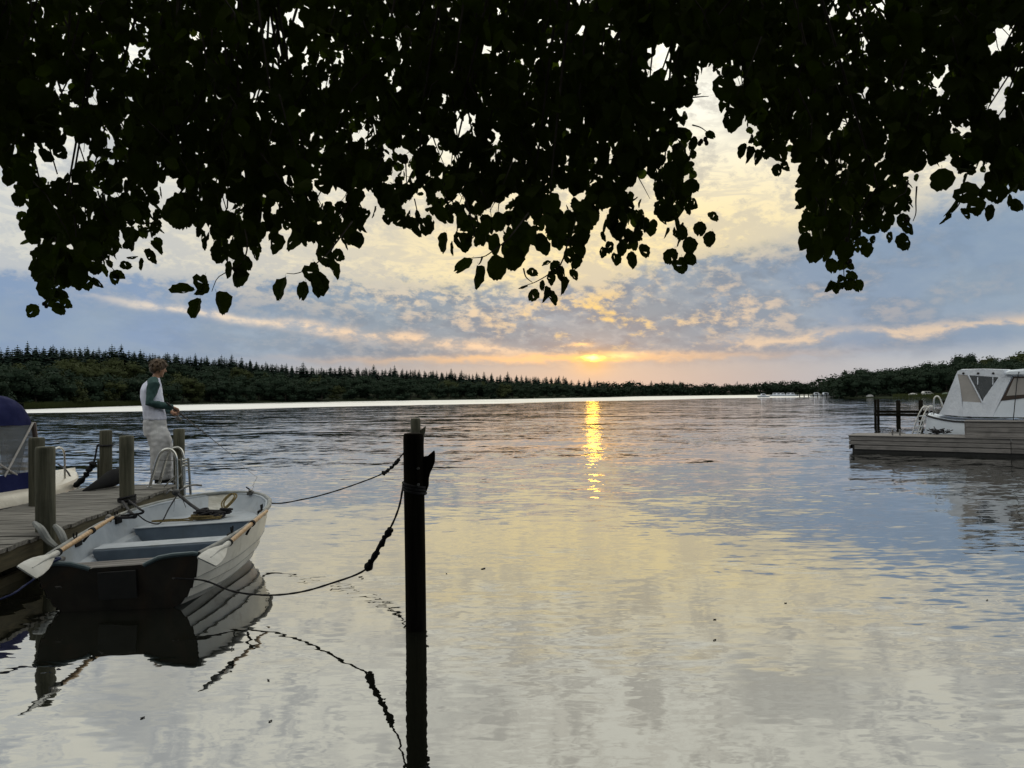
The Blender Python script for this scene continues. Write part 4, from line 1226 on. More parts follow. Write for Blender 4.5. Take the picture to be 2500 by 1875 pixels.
    # slanted front of the canopy
    b = MB(); b.loft([[Vector((-.88, 1.44, 1.60)), Vector((-.4, 1.50, 1.66)), Vector((.4, 1.50, 1.66)), Vector((.88, 1.44, 1.60))], [Vector((-.86, 1.52, .8)), Vector((-.4, 1.80, .86)), Vector((.4, 1.80, .86)), Vector((.86, 1.52, .8))]], closed=False)
    b.build('windscreen_cover', M['vinylwhite'], e, recalc=False)
    for s in (-1, 1):
        b = MB(); b.tube([(.89 * s, 1.44, 1.6), (.90 * s, 1.56, .8)], .035, 8); b.build('screen_post', M['brown'], e, smooth=True)
    for ch in list(e.children):
        if ch.name.split('.')[0] in ('canopy', 'side_panel', 'frame_bow', 'skirt', 'windscreen_cover', 'screen_post'):
            ch.location.y = -.5; ch.scale.x = .86
    # seats seen dimly through the vinyl
    b = MB(); b.box((.1, -.2, .7), (.7, .3, 1.05)); b.box((.1, -.3, .7), (.7, -.15, 1.35)); b.build('seat', M['canvaswhite'], e, bevel=.03)
    b = MB(); b.box((-.7, -1.9, .7), (.7, -1.4, 1.05)); b.build('stern_seat', M['canvaswhite'], e, bevel=.03)
motorboat()

# ------------------------------------------------------------------ right hand floating dock, box, cabin boat
def right_dock():
    e = empty('floating_dock', (10.4, 23.2, 0))
    A = w_at_z(2076, 1104, 0); B = w_at_z(2500, 1117, 0); A.z = B.z = 0
    u = (B - A).normalized(); n = Vector((-u.y, u.x, 0))
    if n.y < 0: n = -n
    e.location = A; e.rotation_euler = (0, 0, math.atan2(u.y, u.x))
    tag(e, 'grey boarded floating dock in front of the white cabin boat', 'dock')
    true_scale(e)
    L = 7.5; W = 1.5
    rows = [(.372, .49), (.238, .355), (.10, .218)]
    for k, (z0, z1) in enumerate(rows):
        for x0, x1 in ((0.0, 4.12), (4.135, L)):
            b = MB(); b.box((x0 + (.12 if k == 2 and x0 == 0 else 0), 0.0, z0), (x1, .03, z1)); b.build('board', M['greyboard'], e, bevel=.005)
        b = MB(); b.box((-.035, .0 - .004, z0), (-.003, W, z1)); b.build('end_board', M['greyboard'], e, bevel=.005)
    b = MB(); b.box((.05, .06, -.3), (L, W - .06, .36)); b.build('float', M['blackpad'], e)
    b = MB(); bl = MB()
    nb = 10
    for k in range(nb):
        y0 = -.03 + k * (W + .06) / nb
        b = MB(); b.box((-.05, y0, .493), (L, y0 + (W + .06) / nb - .010, .522)); b.build('deck_plank', M['greyboard'], e, bevel=.003)
    b = MB()
    for x in (.38, .58):
        b.tube([(.75 + x, .35, .52), (.75 + x, .35, .68)], .022, 8)
    b.tube([(1.02, .35, .60), (1.48, .35, .60)], .016, 8)
    b.ell((1.13, .35, .69), (.03, .03, .02), 8, 6); b.ell((1.33, .35, .69), (.03, .03, .02), 8, 6)
    b.build('bollard', M['iron'], e, smooth=True)
    # dark weed lump on the back edge
    b = MB(); rr = random.Random(4)
    for i in range(70):
        c = Vector((rr.gauss(2.25, .12), rr.gauss(1.25, .05), .55 + abs(rr.gauss(0, .07))))
        b.tube([c, c + Vector((rr.uniform(-.15, .15), rr.uniform(-.06, .06), rr.uniform(-.04, .09)))], .012, 4)
    o = b.build('rope_heap', M['rope']); o.location = A; o.rotation_euler = e.rotation_euler
    true_scale(o); tag(o, 'small dark heap of rope at the back edge of the floating dock', 'rope')
    # boarded box standing on the dock
    c = empty('dock_box', A + u * 3.05 + n * .16 + Vector((0, 0, .525)), e.rotation_euler[:])
    tag(c, 'grey boarded storage box standing on the floating dock', 'storage box')
    true_scale(c)
    bw, bd = 2.02, .7
    for k in range(3):
        z0 = .005 + k * .142
        b = MB(); b.box((0, 0, z0), (bw, .028, z0 + .13)); b.build('board', M['greyboard'], c, bevel=.004)
        b = MB(); b.box((0, bd, z0), (bw, bd + .028, z0 + .13)); b.build('board', M['greyboard'], c, bevel=.004)
        for x0 in (-.03, bw + .002):
            b = MB(); b.box((x0, -.002, z0), (x0 + .028, bd + .03, z0 + .13)); b.build('end_board', M['greyboard'], c, bevel=.004)
    b = MB(); b.box((-.04, -.03, .432), (bw + .06, bd + .06, .462)); b.build('lid', M['greyboard'], c, bevel=.004)
    b = MB(); b.box((.03, .035, .0), (bw - .03, bd - .01, .42)); b.build('liner', M['blackpad'], c)
    return A, u, n
DOCK_A, DOCK_U, DOCK_N = right_dock()

def cabin_boat():
    W = .98
    u, n = DOCK_U, DOCK_N
    th = math.atan2(u.y, u.x)
    # slide along the dock until the near stern corner stands where it is seen
    def near(s): return DOCK_A + u * s + n * (1.5 + .25)
    def px19(p):
        qv = CRI @ (p - ORG19); return 1250 + F * qv.x / -qv.z
    lo, hi = 0.0, 6.0
    for _ in range(40):
        mdl = (lo + hi) / 2
        if px19(near(mdl) + Vector((0, 0, 1))) < 2262: lo = mdl
        else: hi = mdl
    o0 = near(lo) + n * W - u * .14
    e = empty('cabin_boat', o0, (0, 0, th)); true_scale(e)
    tag(e, 'white cabin boat with white canvas cover moored behind the floating dock', 'cabin boat')
    def q(px, py, y=0.0):
        d = ray(px, py); base = o0 - n * W
        t = (base - ORG19).dot(n) / d.dot(n)
        v = ORG19 + d * t - o0
        return Vector((v.dot(u), y, v.z))
    SH = [(q(px, py).x, q(px, py).z) for px, py in ((2262, 1013), (2290, 1020), (2323, 1026), (2400, 1029), (2500, 1031), (2640, 1030))]
    print('SHEER', SH)
    L = 7.6; B = 1.25
    # plan: near side y = -, far side y = +
    Bz = [(0, .86), (.03, .96), (.10, 1.04), (.3, 1.12), (.6, 1.15), (.8, .85), (.93, .4), (1, .03)]
    def zs(t): return interp(L * t + .14, SH)
    HSb = [(0, -.3), (.6, -.25), (.9, .0), (.955, .45), (.99, .8), (1.0, 1.0)]
    def hp(t, w, h, s):
        z = -.3 + (zs(t) + .3) * ((h + .3) / 1.3)
        rake = .17 * (1 - (z / 1.0)) * max(0, 1 - t * 8)
        return Vector((L * t + .14 - rake, s * interp(t, Bz) * w, z))
    ts = [0, .01, .03, .06, .1, .16, .24, .32, .42, .52, .62, .72, .8, .88, .94, .98, 1]
    b = MB()
    b.loft([[hp(t, w, h, -1) for w, h in reversed(HSb)] + [hp(t, w, h, 1) for w, h in HSb[1:]] for t in ts], closed=False)
    b.loft([[hp(0, w, h, -1) for w, h in reversed(HSb)] + [hp(0, w, h, 1) for w, h in HSb[1:]], [Vector((.02, 0, .4))] * 11], closed=True, cap=False)
    b.loft([[hp(t, .99, 1.0, -1), hp(t, .5, 1.0, -1) + Vector((0, 0, .04)), hp(t, .5, 1.0, 1) + Vector((0, 0, .04)), hp(t, .99, 1.0, 1)] for t in ts], closed=False)
    b.build('hull', M['boatwhite'], e, smooth=True)
    for s in (-1, 1):
        b = MB(); b.tube([hp(t, 1.01, .97, s) + Vector((0, 0, .0)) for t in ts], .028, 8); b.build('rub_rail', M['blackline'], e, smooth=True)
    def face(pts, ys, mt, name, th=.02, **kw):
        b = MB(); P = [q(px, py, ys) for px, py in pts]; b.prism(P, (0, th, 0)); return b.build(name, mt, e, **kw)
    near = -W; far = W
    # canvas cover shell: side cloth (both sides), top and slanted back
    outline = [(2291, 1012), (2299, 1000), (2334, 914), (2338, 906), (2346, 902.5), (2380, 902), (2466, 903), (2470, 921), (2423, 1018), (2330, 1017)]
    for s in (-1, 1):
        # side built as a bordered surround with window openings left for the panes
        segs = [
            [(2291, 1012), (2299, 1000), (2334, 914), (2338, 914), (2344, 945), (2351, 1000), (2352, 1016.5)],     # back gore
            [(2334, 914), (2338, 906), (2346, 902.5), (2466, 903), (2470, 921), (2450, 922), (2438, 921), (2337, 914)],    # top band
            [(2352, 1016.5), (2350, 980), (2398, 983), (2395, 1017.5)],                                             # below panes
            [(2395, 1017.5), (2398, 983), (2402, 972), (2438, 921), (2470, 921), (2423, 1018)],                     # front gore
        ]
        for sg in segs:
            b = MB(); P = [q(px, py, s * W) for px, py in sg]; b.prism(P, (0, -s * .02, 0)); b.build('canvas_panel', M['canvaswhite'], e)
        b = MB(); b.prism([q(px, py, s * (W - .006)) for px, py in [(2338, 914), (2362, 916), (2398, 983), (2350, 980), (2344, 945)]], (0, -s * .006, 0)); b.build('window_pane', M['vinylwhite'], e)
        b = MB(); b.prism([q(px, py, s * (W - .006)) for px, py in [(2368, 916), (2437, 920), (2404, 968), (2400, 978)]], (0, -s * .006, 0)); b.build('window_pane', M['netting'], e)
        b = MB(); b.tube([q(2364, 916, s * (W + .012)), q(2399, 984, s * (W + .012))], .022, 6); b.build('seam_strip', M['canvaswhite'], e)
        for px in (2352, 2388, 2425):
            b = MB(); b.ell(q(px, 911.5, s * (W + .015)), (.035, .015, .035), 8, 6); b.build('fastener', M['blackline'], e)
        for px in (2387, 2424):
            b = MB(); b.tube([q(px, 921, s * (W + .01)), q(px, 939, s * (W + .01))], .014, 5); b.build('strap', M['canvaswhite'], e)
    b = MB()
    top = [(2291, 1012), (2299, 1000), (2334, 914), (2338, 906), (2346, 902.5), (2400, 901.5), (2466, 903)]
    b.loft([[q(px, py, -W) for px, py in top], [q(px, py - 2, -.5) for px, py in top], [q(px, py - 2.5, .0) for px, py in top], [q(px, py - 2, .5) for px, py in top], [q(px, py, W) for px, py in top]], closed=False)
    b.build('canvas_top', M['canvaswhite'], e, smooth=True, auto=60)
    # coachroof and cabin sides
    for s in (-1, 1):
        b = MB(); b.prism([q(px, py, s * .97) for px, py in [(2423, 1018), (2448, 972), (2500, 967), (2600, 962), (2690, 975), (2760, 1010), (2760, 1022)]], (0, -s * .03, 0)); b.build('cabin_side', M['boatwhite'], e)
        b = MB(); b.prism([q(px, py, s * .985) for px, py in [(2443, 978.5), (2474, 919.5), (2580, 917), (2650, 968), (2500, 972)]], (0, -s * .03, 0)); b.build('window_frame', M['brown'], e)
        b = MB(); b.prism([q(px, py, s * .992) for px, py in [(2457, 966.5), (2476, 923.5), (2520, 922.5), (2502, 963)]], (0, -s * .006, 0)); b.build('window_pane', M['vinylwhite'], e)
        b = MB(); b.prism([q(px, py, s * .992) for px, py in [(2508, 962), (2526, 923), (2572, 922), (2606, 960)]], (0, -s * .006, 0)); b.build('window_pane', M['netting'], e)
    b = MB()
    prof = [(2456, 916), (2455, 909), (2464, 903.5), (2500, 900.5), (2560, 899.5), (2600, 903), (2602, 915), (2540, 917)]
    rings = []
    for y, k in ((-1.10, .0), (-1.06, 1.0), (0, 1.3), (1.06, 1.0), (1.10, .0)):
        rings.append([q(px, (py if k else 911 + (py - 911) * .5) - (1.5 if k > 1 else 0), y) for px, py in prof])
    b.loft(rings); b.build('roof', M['boatwhite'], e, smooth=True)
    b = MB(); b.loft([[q(px, 972, y) for px in (2423, 2690)] + [q(px, 1010, y) for px in (2760, 2423)] for y in (-.9, .9)]); b.build('cabin_front', M['boatwhite'], e)
    b = MB(); b.tube([q(2456 + 32, 908, -1.12), q(2484, 922, -1.03), q(2474, 1026, -1.20)], .014, 6); b.build('antenna', M['blackline'], e, smooth=True)
    b = MB(); b.tube(bez([q(2277, 1013, -.7), q(2277, 985, -.7), q(2279, 972, -.7), q(2285, 967.5, -.7), q(2292, 972, -.7), q(2301, 995, -.7)], 20), .022, 8); b.build('grab_rail', M['steel'], e, smooth=True)
    # stern ladder
    for y, dx in ((-1.0, 0), (-.55, 9)):
        b = MB(); b.tube(bez([q(2227 + dx, 1062, y), q(2240 + dx, 1020, y), q(2252 + dx, 996, y), q(2260 + dx, 992, y), q(2268 + dx, 996, y), q(2269 + dx, 1008, y)], 20), .02, 8); b.build('ladder_rail', M['steel'], e, smooth=True)
        b = MB(); b.tube([q(2246 + dx, 1062, y), q(2262 + dx, 1010, y)], .018, 8); b.build('ladder_rail', M['steel'], e, smooth=True)
    for py, px in ((1055, 2229), (1042, 2233), (1029, 2237), (1016, 2242)):
        b = MB(); b.tube([q(px, py, -1.0), q(px + 9 + 6, py - 1, -.55)], .02, 6); b.build('ladder_rung', M['steel'], e)
    # stern gear
    b = MB(); b.ell(q(2290, 1007, -.6), (.12, .12, .07), 8, 6); b.tube([q(2284, 1010, -.8), q(2286, 1000, -.8), q(2296, 1003, -.5)], .03, 6); b.build('stern_cleat', M['iron'], e, smooth=True)
cabin_boat()

def old_pier():
    e = empty('old_pier', w_at_z(2135, 1035, 0)); e.location.z = 0
    tag(e, 'old dark timber pier of posts and rails beyond the cabin boat', 'pier')
    o = e.location.copy()
    D = o.y; true_scale(e)
    def P(px, py, Y): return w_at(px, py, Y) - o
    mt = M['darkpost']
    for px0, px1, top, bot, Y in ((2134, 2140, 976, 1045, D), (2141, 2147, 975, 1045, D + .5), (2188, 2198, 977, 1045, D - .2), (2243, 2253, 977, 1045, D - .4), (2300, 2311, 978, 1045, D - .6), (2360, 2371, 978, 1045, D - .8)):
        c = P((px0 + px1) / 2, 1000, Y); r = (px1 - px0) / 2 / F * Y; zt = P(px0, top, Y).z
        b = MB(); b.tube([(c.x, c.y, -1), (c.x, c.y, .4), (c.x + .01, c.y, zt - .03), (c.x + .01, c.y, zt)], [r, r, r, r * .85], 12); b.build('post', mt, e, smooth=True)
    for py in (1004, 1012, 1022):
        if py == 1022: continue
        b = MB(); a, c = P(2138, py, D - .25), P(2375, py + 1, D - 1.05); h = .09
        b.loft([[a + Vector((0, 0, -h)), a + Vector((0, .08, -h)), a + Vector((0, .08, h * .6)), a + Vector((0, 0, h * .6))], [c + Vector((0, 0, -h)), c + Vector((0, .08, -h)), c + Vector((0, .08, h * .6)), c + Vector((0, 0, h * .6))]])
        b.build('rail', mt, e)
old_pier()

# ------------------------------------------------------------------ small far things
def small_boat(px, py, size, label, cabin=True, mt=None, flip=1):
    p = w_at_z(px, py, 0.0); s = size
    e = empty('small_boat', p, (0, 0, random.uniform(-.3, .3))); e.location.z = 0; true_scale(e)
    tag(e, label, 'boat', None)
    b = MB(); rings = []
    for t, w in ((-1, .75), (-.3, 1), (.3, .95), (.75, .5), (1, .03)):
        rings.append([(flip * t * s, -w * s * .35, .28 * s), (flip * t * s * .95, -w * s * .28, -.03), (flip * t * s * .95, w * s * .28, -.03), (flip * t * s, w * s * .35, .28 * s)])
    b.loft(rings); b.build('hull', mt or M['boatwhite'], e)
    if cabin:
        b = MB(); b.loft([[(-.5 * s, -.22 * s, .28 * s), (.3 * s, -.22 * s, .28 * s), (.3 * s, .22 * s, .28 * s), (-.5 * s, .22 * s, .28 * s)], [(-.42 * s, -.18 * s, .6 * s), (.1 * s, -.18 * s, .6 * s), (.1 * s, .18 * s, .6 * s), (-.42 * s, .18 * s, .6 * s)]]); b.build('cabin', M['canvaswhite'], e)
        b = MB(); b.box((-.36 * s, -.215 * s, .38 * s), (.08 * s, .215 * s, .52 * s)); b.build('window', M['carglass'], e)
    return e
def far_things():
    small_boat(123, 993, .9, 'tiny white boat moored under the wooded shore above the blue canopy')
    small_boat(537, 984.5, 1.0, 'tiny pale boat on the far shore just right of the angler', False)
    small_boat(1865, 970, 2.0, 'small white cabin boat lying alone off the distant shore')
    for k, px in enumerate((1893, 1902, 1912, 1927, 1936)):
        e = small_boat(px, 967.3, 2.1, 'white boat in the row moored on the distant shore'); e['group'] = 'boats moored on the distant shore'
    small_boat(1996, 968.6, 2.3, 'white boat with cabin at the middle of the distant jetty')
    small_boat(2018, 968.9, 2.3, 'white boat at the headland end of the distant jetty')
    p = w_at_z(1995, 969.4, 0); e = empty('far_jetty', p); e.location.z = 0; true_scale(e); tag(e, 'low dark jetty reaching out from the headland on the far shore', 'jetty')
    b = MB(); b.box((-5.5, 0, .5), (6, 1.5, .75)); b.build('deck', M['darkpost'], e)
    for k in range(9):
        b = MB(); x = -5.2 + k * 1.35; b.tube([(x, .1, -1), (x, .1, .85)], .14, 6); b.build('post', M['darkpost'], e)
    # mast and the mushroom-shaped water tower on the horizon
    az = az_of(1800); r = 520; g = land_at(az, r); g.z -= 1
    top = sky_top(az, r); d = ray(1800, 931); zt = CAM_H + d.z / math.hypot(d.x, d.y) * r
    e = empty('radio_mast', g); tag(e, 'thin radio mast on the horizon over the most distant woods', 'mast')
    b = MB(); H = zt - g.z
    for a in range(3):
        c, s = math.cos(a * 2.094), math.sin(a * 2.094); b.tube([(c * .5, s * .5, 0), (c * .16, s * .16, H)], .09, 4)
    for i in range(10):
        z = H * i / 10; w = .5 - .34 * i / 10
        b.tube([(w, 0, z), (-w * .5, w * .866, z + H / 20), (-w * .5, -w * .866, z + H / 10)], .05, 4)
    b.build('lattice', M['mast'], e)
    az = az_of(1737); r = 560; g = land_at(az, r); g.z -= 1; d = ray(1737, 937.5); zt = CAM_H + d.z / math.hypot(d.x, d.y) * r
    e = empty('water_tower', g); tag(e, 'tiny mushroom shaped water tower on the horizon right of the sun', 'water tower')
    H = zt - g.z
    b = MB(); b.tube([(0, 0, 0), (0, 0, H)], .45, 8); b.build('shaft', M['mast'], e)
    b = MB(); b.tube([(0, 0, H - 1.1), (0, 0, H - .8), (0, 0, H - .2), (0, 0, H)], [.5, 1.7, 1.9, 1.2], 14); b.build('tank', M['mast'], e)
    # camp on the headland meadow
    def on_land(px, off): az = az_of(px); r = shore_r(az) + off; return land_at(az, r)
    def tent(px, off, s, mt, label):
        p = on_land(px, off); e = empty('dome_tent', p, (0, 0, .4)); tag(e, label, 'tent')
        b = MB(); rings = []
        for i in range(6):
            th = i / 5 * math.pi / 2
            rings.append([(math.cos(a) * s * math.cos(th) * 1.2, math.sin(a) * s * math.cos(th), math.sin(th) * s * .75 + .02) for a in np.linspace(0, 6.283, 13)[:-1]])
        b.loft(rings); b.build('dome', mt, e, smooth=True)
        b = MB(); b.prism([(-.5 * s, -.93 * s, .03), (.3 * s, -.98 * s, .03), (-.05 * s, -.72 * s, .5 * s)], (0, -.02, 0)); b.build('door_flap', M['carglass'], e)
    tent(2228, 4.5, .95, M['tentgrey'], 'pale grey dome tent on the headland meadow right of the old pier')
    tent(2123, 2.5, .7, M['tentgrey'], 'low pale dome tent at the tip of the right headland')
    tent(2309, 7, .95, M['tentgreen'], 'olive green dome tent nearest the white canvas on the headland meadow')
    p = on_land(2263, 7); e = empty('parked_van', p, (0, 0, .1)); e.scale = (.5, .5, .5); tag(e, 'white camper van parked on the headland meadow before the trees', 'van')
    b = MB(); b.prism([(-2.0, -.85, .35), (-2.0, -.85, 1.5), (-1.6, -.85, 2.0), (.9, -.85, 2.0), (1.6, -.85, 1.35), (2.2, -.85, 1.1), (2.25, -.85, .35)], (0, 1.7, 0)); b.build('body', M['carwhite'], e, bevel=.05)
    for x in (-1.4, -.3): 
        b = MB(); b.box((x, -.875, 1.3), (x + .9, .875, 1.8)); b.build('window', M['carglass'], e)
    b = MB(); b.prism([(.75, -.87, 1.35), (.75, -.87, 1.8), (.95, -.87, 1.8), (1.45, -.87, 1.35)], (0, 1.74, 0)); b.build('window', M['carglass'], e)
    for x in (-1.3, 1.4):
        for y in (-.8, .8):
            b = MB(); b.tube([(x, y - .1, .33), (x, y + .1, .33)], .33, 14); b.build('wheel', M['tire'], e)
far_things()
# ------------------------------------------------------------------ angler
def remeshed(b, name, mt, parent, voxel, smooth_it=2, noise_amp=0.0, noise_fn=None, keep=None):
    o = b.build(name, mt, smooth=True, auto=0)
    md = o.modifiers.new('r', 'REMESH'); md.mode = 'VOXEL'; md.voxel_size = voxel
    if smooth_it:
        s = o.modifiers.new('s', 'SMOOTH'); s.iterations = smooth_it; s.factor = 0.5
    dg = bpy.context.evaluated_depsgraph_get()
    me = bpy.data.meshes.new_from_object(o.evaluated_get(dg))
    old = o.data; o.modifiers.clear(); o.data = me; bpy.data.meshes.remove(old); me.name = name
    if noise_fn:
        nr = [v.normal.copy() for v in me.vertices]
        for v, n in zip(me.vertices, nr): v.co += n * noise_fn(v.co)
    if not me.materials: me.materials.append(mt)
    me.shade_smooth()
    o.parent = parent
    return o

def angler():
    base = at(390, 1172, 11.3); base.z = JD + .005
    e = empty('person', base)
    tag(e, 'young person in white shirt with green sleeves and grey trousers fishing from the jetty', 'person')
    yaw = R(25)
    f = Vector((math.cos(yaw), math.sin(yaw), 0)); s = Vector((math.sin(yaw), -math.cos(yaw), 0))   # forward, right-hand side
    def P(a, b, z): return f * a + s * b + Vector((0, 0, z))
    def ring(a, b, z, ra, rb_, n=20, tilt=0.0, sq=1.0):
        out = []
        for k in range(n):
            q = 2 * math.pi * k / n; c, si = math.cos(q), math.sin(q)
            cc = math.copysign(abs(c) ** sq, c); ss_ = math.copysign(abs(si) ** sq, si)
            out.append(P(a + cc * ra, b + ss_ * rb_, z + tilt * cc * ra))
        return out
    # --- body: head, neck, arms with hands, torso and legs in one skin
    b = MB()
    hc = P(-.005, 0, 1.705)
    hf = (f * .93 + Vector((0, 0, -.30)) + s * -.18).normalized()      # looks down towards the line
    hs = hf.cross(Vector((0, 0, 1))).normalized(); hu = hs.cross(hf)
    H = Matrix((hf, hs, hu)).transposed()
    def hp(a, b_, c): return hc + H @ Vector((a, b_, c))
    b.ell(hc, (.098, .078, .118), 16, 12, H)
    b.ell(hp(.03, 0, -.06), (.062, .055, .07), 12, 10, H)
    b.ell(hp(.105, 0, -.015), (.018, .012, .022), 8, 8, H)       # nose
    b.ell(hp(.088, 0, -.062), (.012, .022, .010), 8, 6, H)       # lips
    b.ell(hp(.075, 0, -.105), (.022, .022, .018), 8, 6, H)       # chin
    b.ell(hp(.082, 0, .028), (.014, .045, .010), 8, 6, H)        # brow
    for q in (-1, 1): b.ell(hp(-.005, q * .078, -.012), (.020, .010, .030), 8, 8, H)   # ears
    b.loft([ring(-.055, 0, 1.48, .062, .075), ring(-.045, 0, 1.56, .052, .056), ring(-.03, 0, 1.62, .05, .052)])
    b.loft([ring(-.07, 0, .90, .10, .15), ring(-.09, 0, 1.15, .095, .14), ring(-.10, 0, 1.32, .11, .17), ring(-.09, 0, 1.46, .09, .17), ring(-.06, 0, 1.52, .05, .08)])
    for q in (-1, 1):
        b.loft([ring(.01, q * .10, .05, .045, .042, 12), ring(0, q * .10, .28, .055, .052, 12), ring(.0, q * .10, .48, .055, .055, 12), ring(-.03, q * .095, .75, .08, .075, 12), ring(-.05, q * .08, .95, .09, .08, 12)])
        b.ell(P(.04, q * .11, .045), (.09, .035, .028), 10, 8)
    # arms
    RS, RE, RW = P(-.075, .185, 1.455), P(-.135, .245, 1.185), P(.175, .13, 1.115)
    LS, LE, LW = P(-.065, -.185, 1.455), P(-.06, -.26, 1.19), P(.16, -.055, 1.045)
    for a, c, d in ((RS, RE, RW), (LS, LE, LW)):
        b.tube([a, a.lerp(c, .5), c, c.lerp(d, .35), d], [.05, .045, .038, .038, .026], 12)
    def hand(W, D, U, curl, thumb_side):
        """palm from wrist W along D, fingers curled towards -U"""
        D = D.normalized(); S = D.cross(U).normalized(); U = S.cross(D)
        b.loft([[W + D * y + S * (w * x) + U * (t * z) for x, z in ((-1, -.6), (-.6, -1), (.6, -1), (1, -.6), (1, .6), (.6, 1), (-.6, 1), (-1, .6))] for y, w, t in ((-.01, .024, .018), (.03, .036, .017), (.065, .041, .016), (.09, .040, .013))])
        for k, (x, L) in enumerate(((-.030, .068), (-.010, .076), (.011, .071), (.030, .056))):
            p0 = W + D * .08 + S * x; ang = 0; pts = [W + D * .055 + S * x * .9, p0]; rad = [.009, .0092]
            p = p0
            for j in range(3):
                ang += curl
                d = D * math.cos(ang) - U * math.sin(ang)
                p = p + d * (L * (.45, .32, .26)[j]); pts.append(p); rad.append((.0086, .008, .0068)[j])
            b.tube(pts, rad, 8)
        t0 = W + D * .03 + S * thumb_side * .032
        b.tube([W + D * .015 + S * thumb_side * .015, t0, t0 + D * .03 + S * thumb_side * .018 - U * .012, t0 + D * .058 + S * thumb_side * .008 - U * .028], [.013, .0125, .0105, .008], 8)
    RH = (P(.285, .075, 1.055) - RW)
    hand(RW, RH, Vector((0, 0, 1)) - s * .3, .62, -1)
    LH = (P(.27, .01, 1.03) - LW)
    hand(LW, LH, Vector((0, 0, 1)) + s * .9, .75, 1)
    remeshed(b, 'body', M['skin'], e, .0075, 2)
    # --- hair: shaggy bowl with a parting shell of locks
    b = MB(); rr = random.Random(9)
    b.ell(hp(-.018, 0, .028), (.112, .098, .108), 16, 12, H)
    b.ell(hp(-.055, 0, -.035), (.068, .080, .072), 14, 10, H)
    for i in range(150):
        a = rr.uniform(0, 6.283); el = rr.uniform(-.75, 1.35)
        d = Vector((math.cos(a) * math.cos(el), math.sin(a) * math.cos(el), math.sin(el)))
        if d.x > .45 and d.z < .35: continue
        if d.z < -.55 and d.x > -.1: continue
        c = hp(-.018, 0, .02) + H @ Vector((d.x * .104, d.y * .092, d.z * .104))
        g = Vector((0, 0, -1)); dn = H @ d
        t = (g - dn * g.dot(dn)).normalized() + dn * rr.uniform(.05, .45) + Vector((rr.gauss(0, .25), rr.gauss(0, .25), rr.gauss(0, .1)))
        L = rr.uniform(.03, .055)
        b.tube([c - t * L * .4, c + t * L * .3 + dn * .006, c + t * L], [.013, .012, .003], 6)
    remeshed(b, 'hair', M['hair'], e, .007, 0)
    # --- shirt
    def folds(p):
        return .010 * mnoise.noise(Vector((p.x * 9, p.y * 9, p.z * 5))) + .006 * mnoise.noise(Vector((p.x * 22, p.y * 22, p.z * 9)))
    b = MB()
    b.loft([ring(-.06, 0, .935, .158, .20), ring(-.065, 0, 1.0, .158, .20), ring(-.08, 0, 1.12, .152, .195), ring(-.10, 0, 1.28, .158, .20),
            ring(-.105, 0, 1.38, .152, .205), ring(-.095, 0, 1.45, .130, .19), ring(-.075, 0, 1.505, .098, .14), ring(-.055, 0, 1.545, .072, .085), ring(-.045, 0, 1.558, .06, .068)])
    o = remeshed(b, 'shirt', M['shirt'], e, .011, 3, noise_fn=folds)
    def sleeve(S0, E0, W0, q):
        b = MB()
        b.tube([P(-.06, q * .075, 1.528), P(-.085, q * .13, 1.492), S0 + s * q * .008 + Vector((0, 0, -.005)), S0.lerp(E0, .5), E0, E0.lerp(W0, .4), W0.lerp(E0, .10), W0], [.055, .078, .084, .069, .060, .053, .042, .038], 16)
        return b
    def sf(p): return .009 * mnoise.noise(Vector((p.x * 20, p.y * 20, p.z * 14))) + .002
    remeshed(sleeve(RS, RE, RW, 1), 'sleeve', M['sleeve'], e, .009, 2, noise_fn=sf)
    remeshed(sleeve(LS, LE, LW, -1), 'sleeve', M['sleeve'], e, .009, 2, noise_fn=sf)
    # --- trousers
    b = MB()
    b.loft([ring(-.06, 0, .70, .150, .185), ring(-.06, 0, .80, .160, .198), ring(-.06, 0, .90, .155, .196), ring(-.06, 0, .965, .146, .188)])
    for q, df in ((1, .03), (-1, .10)):
        b.loft([ring(.015 + df * .6, q * .11, .045, .132, .10), ring(.01 + df * .6, q * .11, .10, .142, .105), ring(.0 + df * .6, q * .115, .30, .146, .112), ring(-.005 + df * .6, q * .115, .50, .150, .118), ring(-.02 + df * .4, q * .105, .66, .150, .12), ring(-.04, q * .09, .82, .13, .105)])
    def tf(p):
        z = p.z
        return .018 * mnoise.noise(Vector((p.x * 9, p.y * 9, z * 4 + p.x * 6))) + .010 * mnoise.noise(Vector((p.x * 14 + 3, p.y * 14, z * 16))) + .004 * math.sin(z * 60 + 9 * mnoise.noise(p * 5)) * max(0, 1 - z * 2.6)
    remeshed(b, 'trousers', M['pants'], e, .011, 3, noise_fn=tf)
    # --- shoes
    for q, df in ((1, .0), (-1, .06)):
        b = MB(); rings = []
        for a, w, h in ((-.10, .03, .05), (-.085, .042, .075), (0, .046, .085), (.08, .050, .07), (.14, .048, .05), (.175, .03, .03)):
            rings.append([P(a + .03 + df, q * .11 + y * w, z * h) for y, z in ((-1, 0), (-1, .6), (-.5, 1), (.5, 1), (1, .6), (1, 0))])
        b.loft(rings); b.build('shoe', M['shoe'], e, smooth=True)
    bpy.context.view_layer.update()
    # --- rod, held by both hands
    grip = base + P(.255, .055, 1.045)
    tip = at(560, 1106, 12.6)
    d = (tip - grip).normalized()
    r = empty('fishing_rod', grip); tag(r, 'thin dark fishing rod held low over the water by the angler', 'fishing rod')
    L = (tip - grip).length
    b = MB(); b.tube([d * -.30, d * -.28, d * .18, d * .2], [.010, .0135, .0125, .009], 10); b.build('handle', M['blackline'], r, smooth=True)
    b = MB(); n = 14
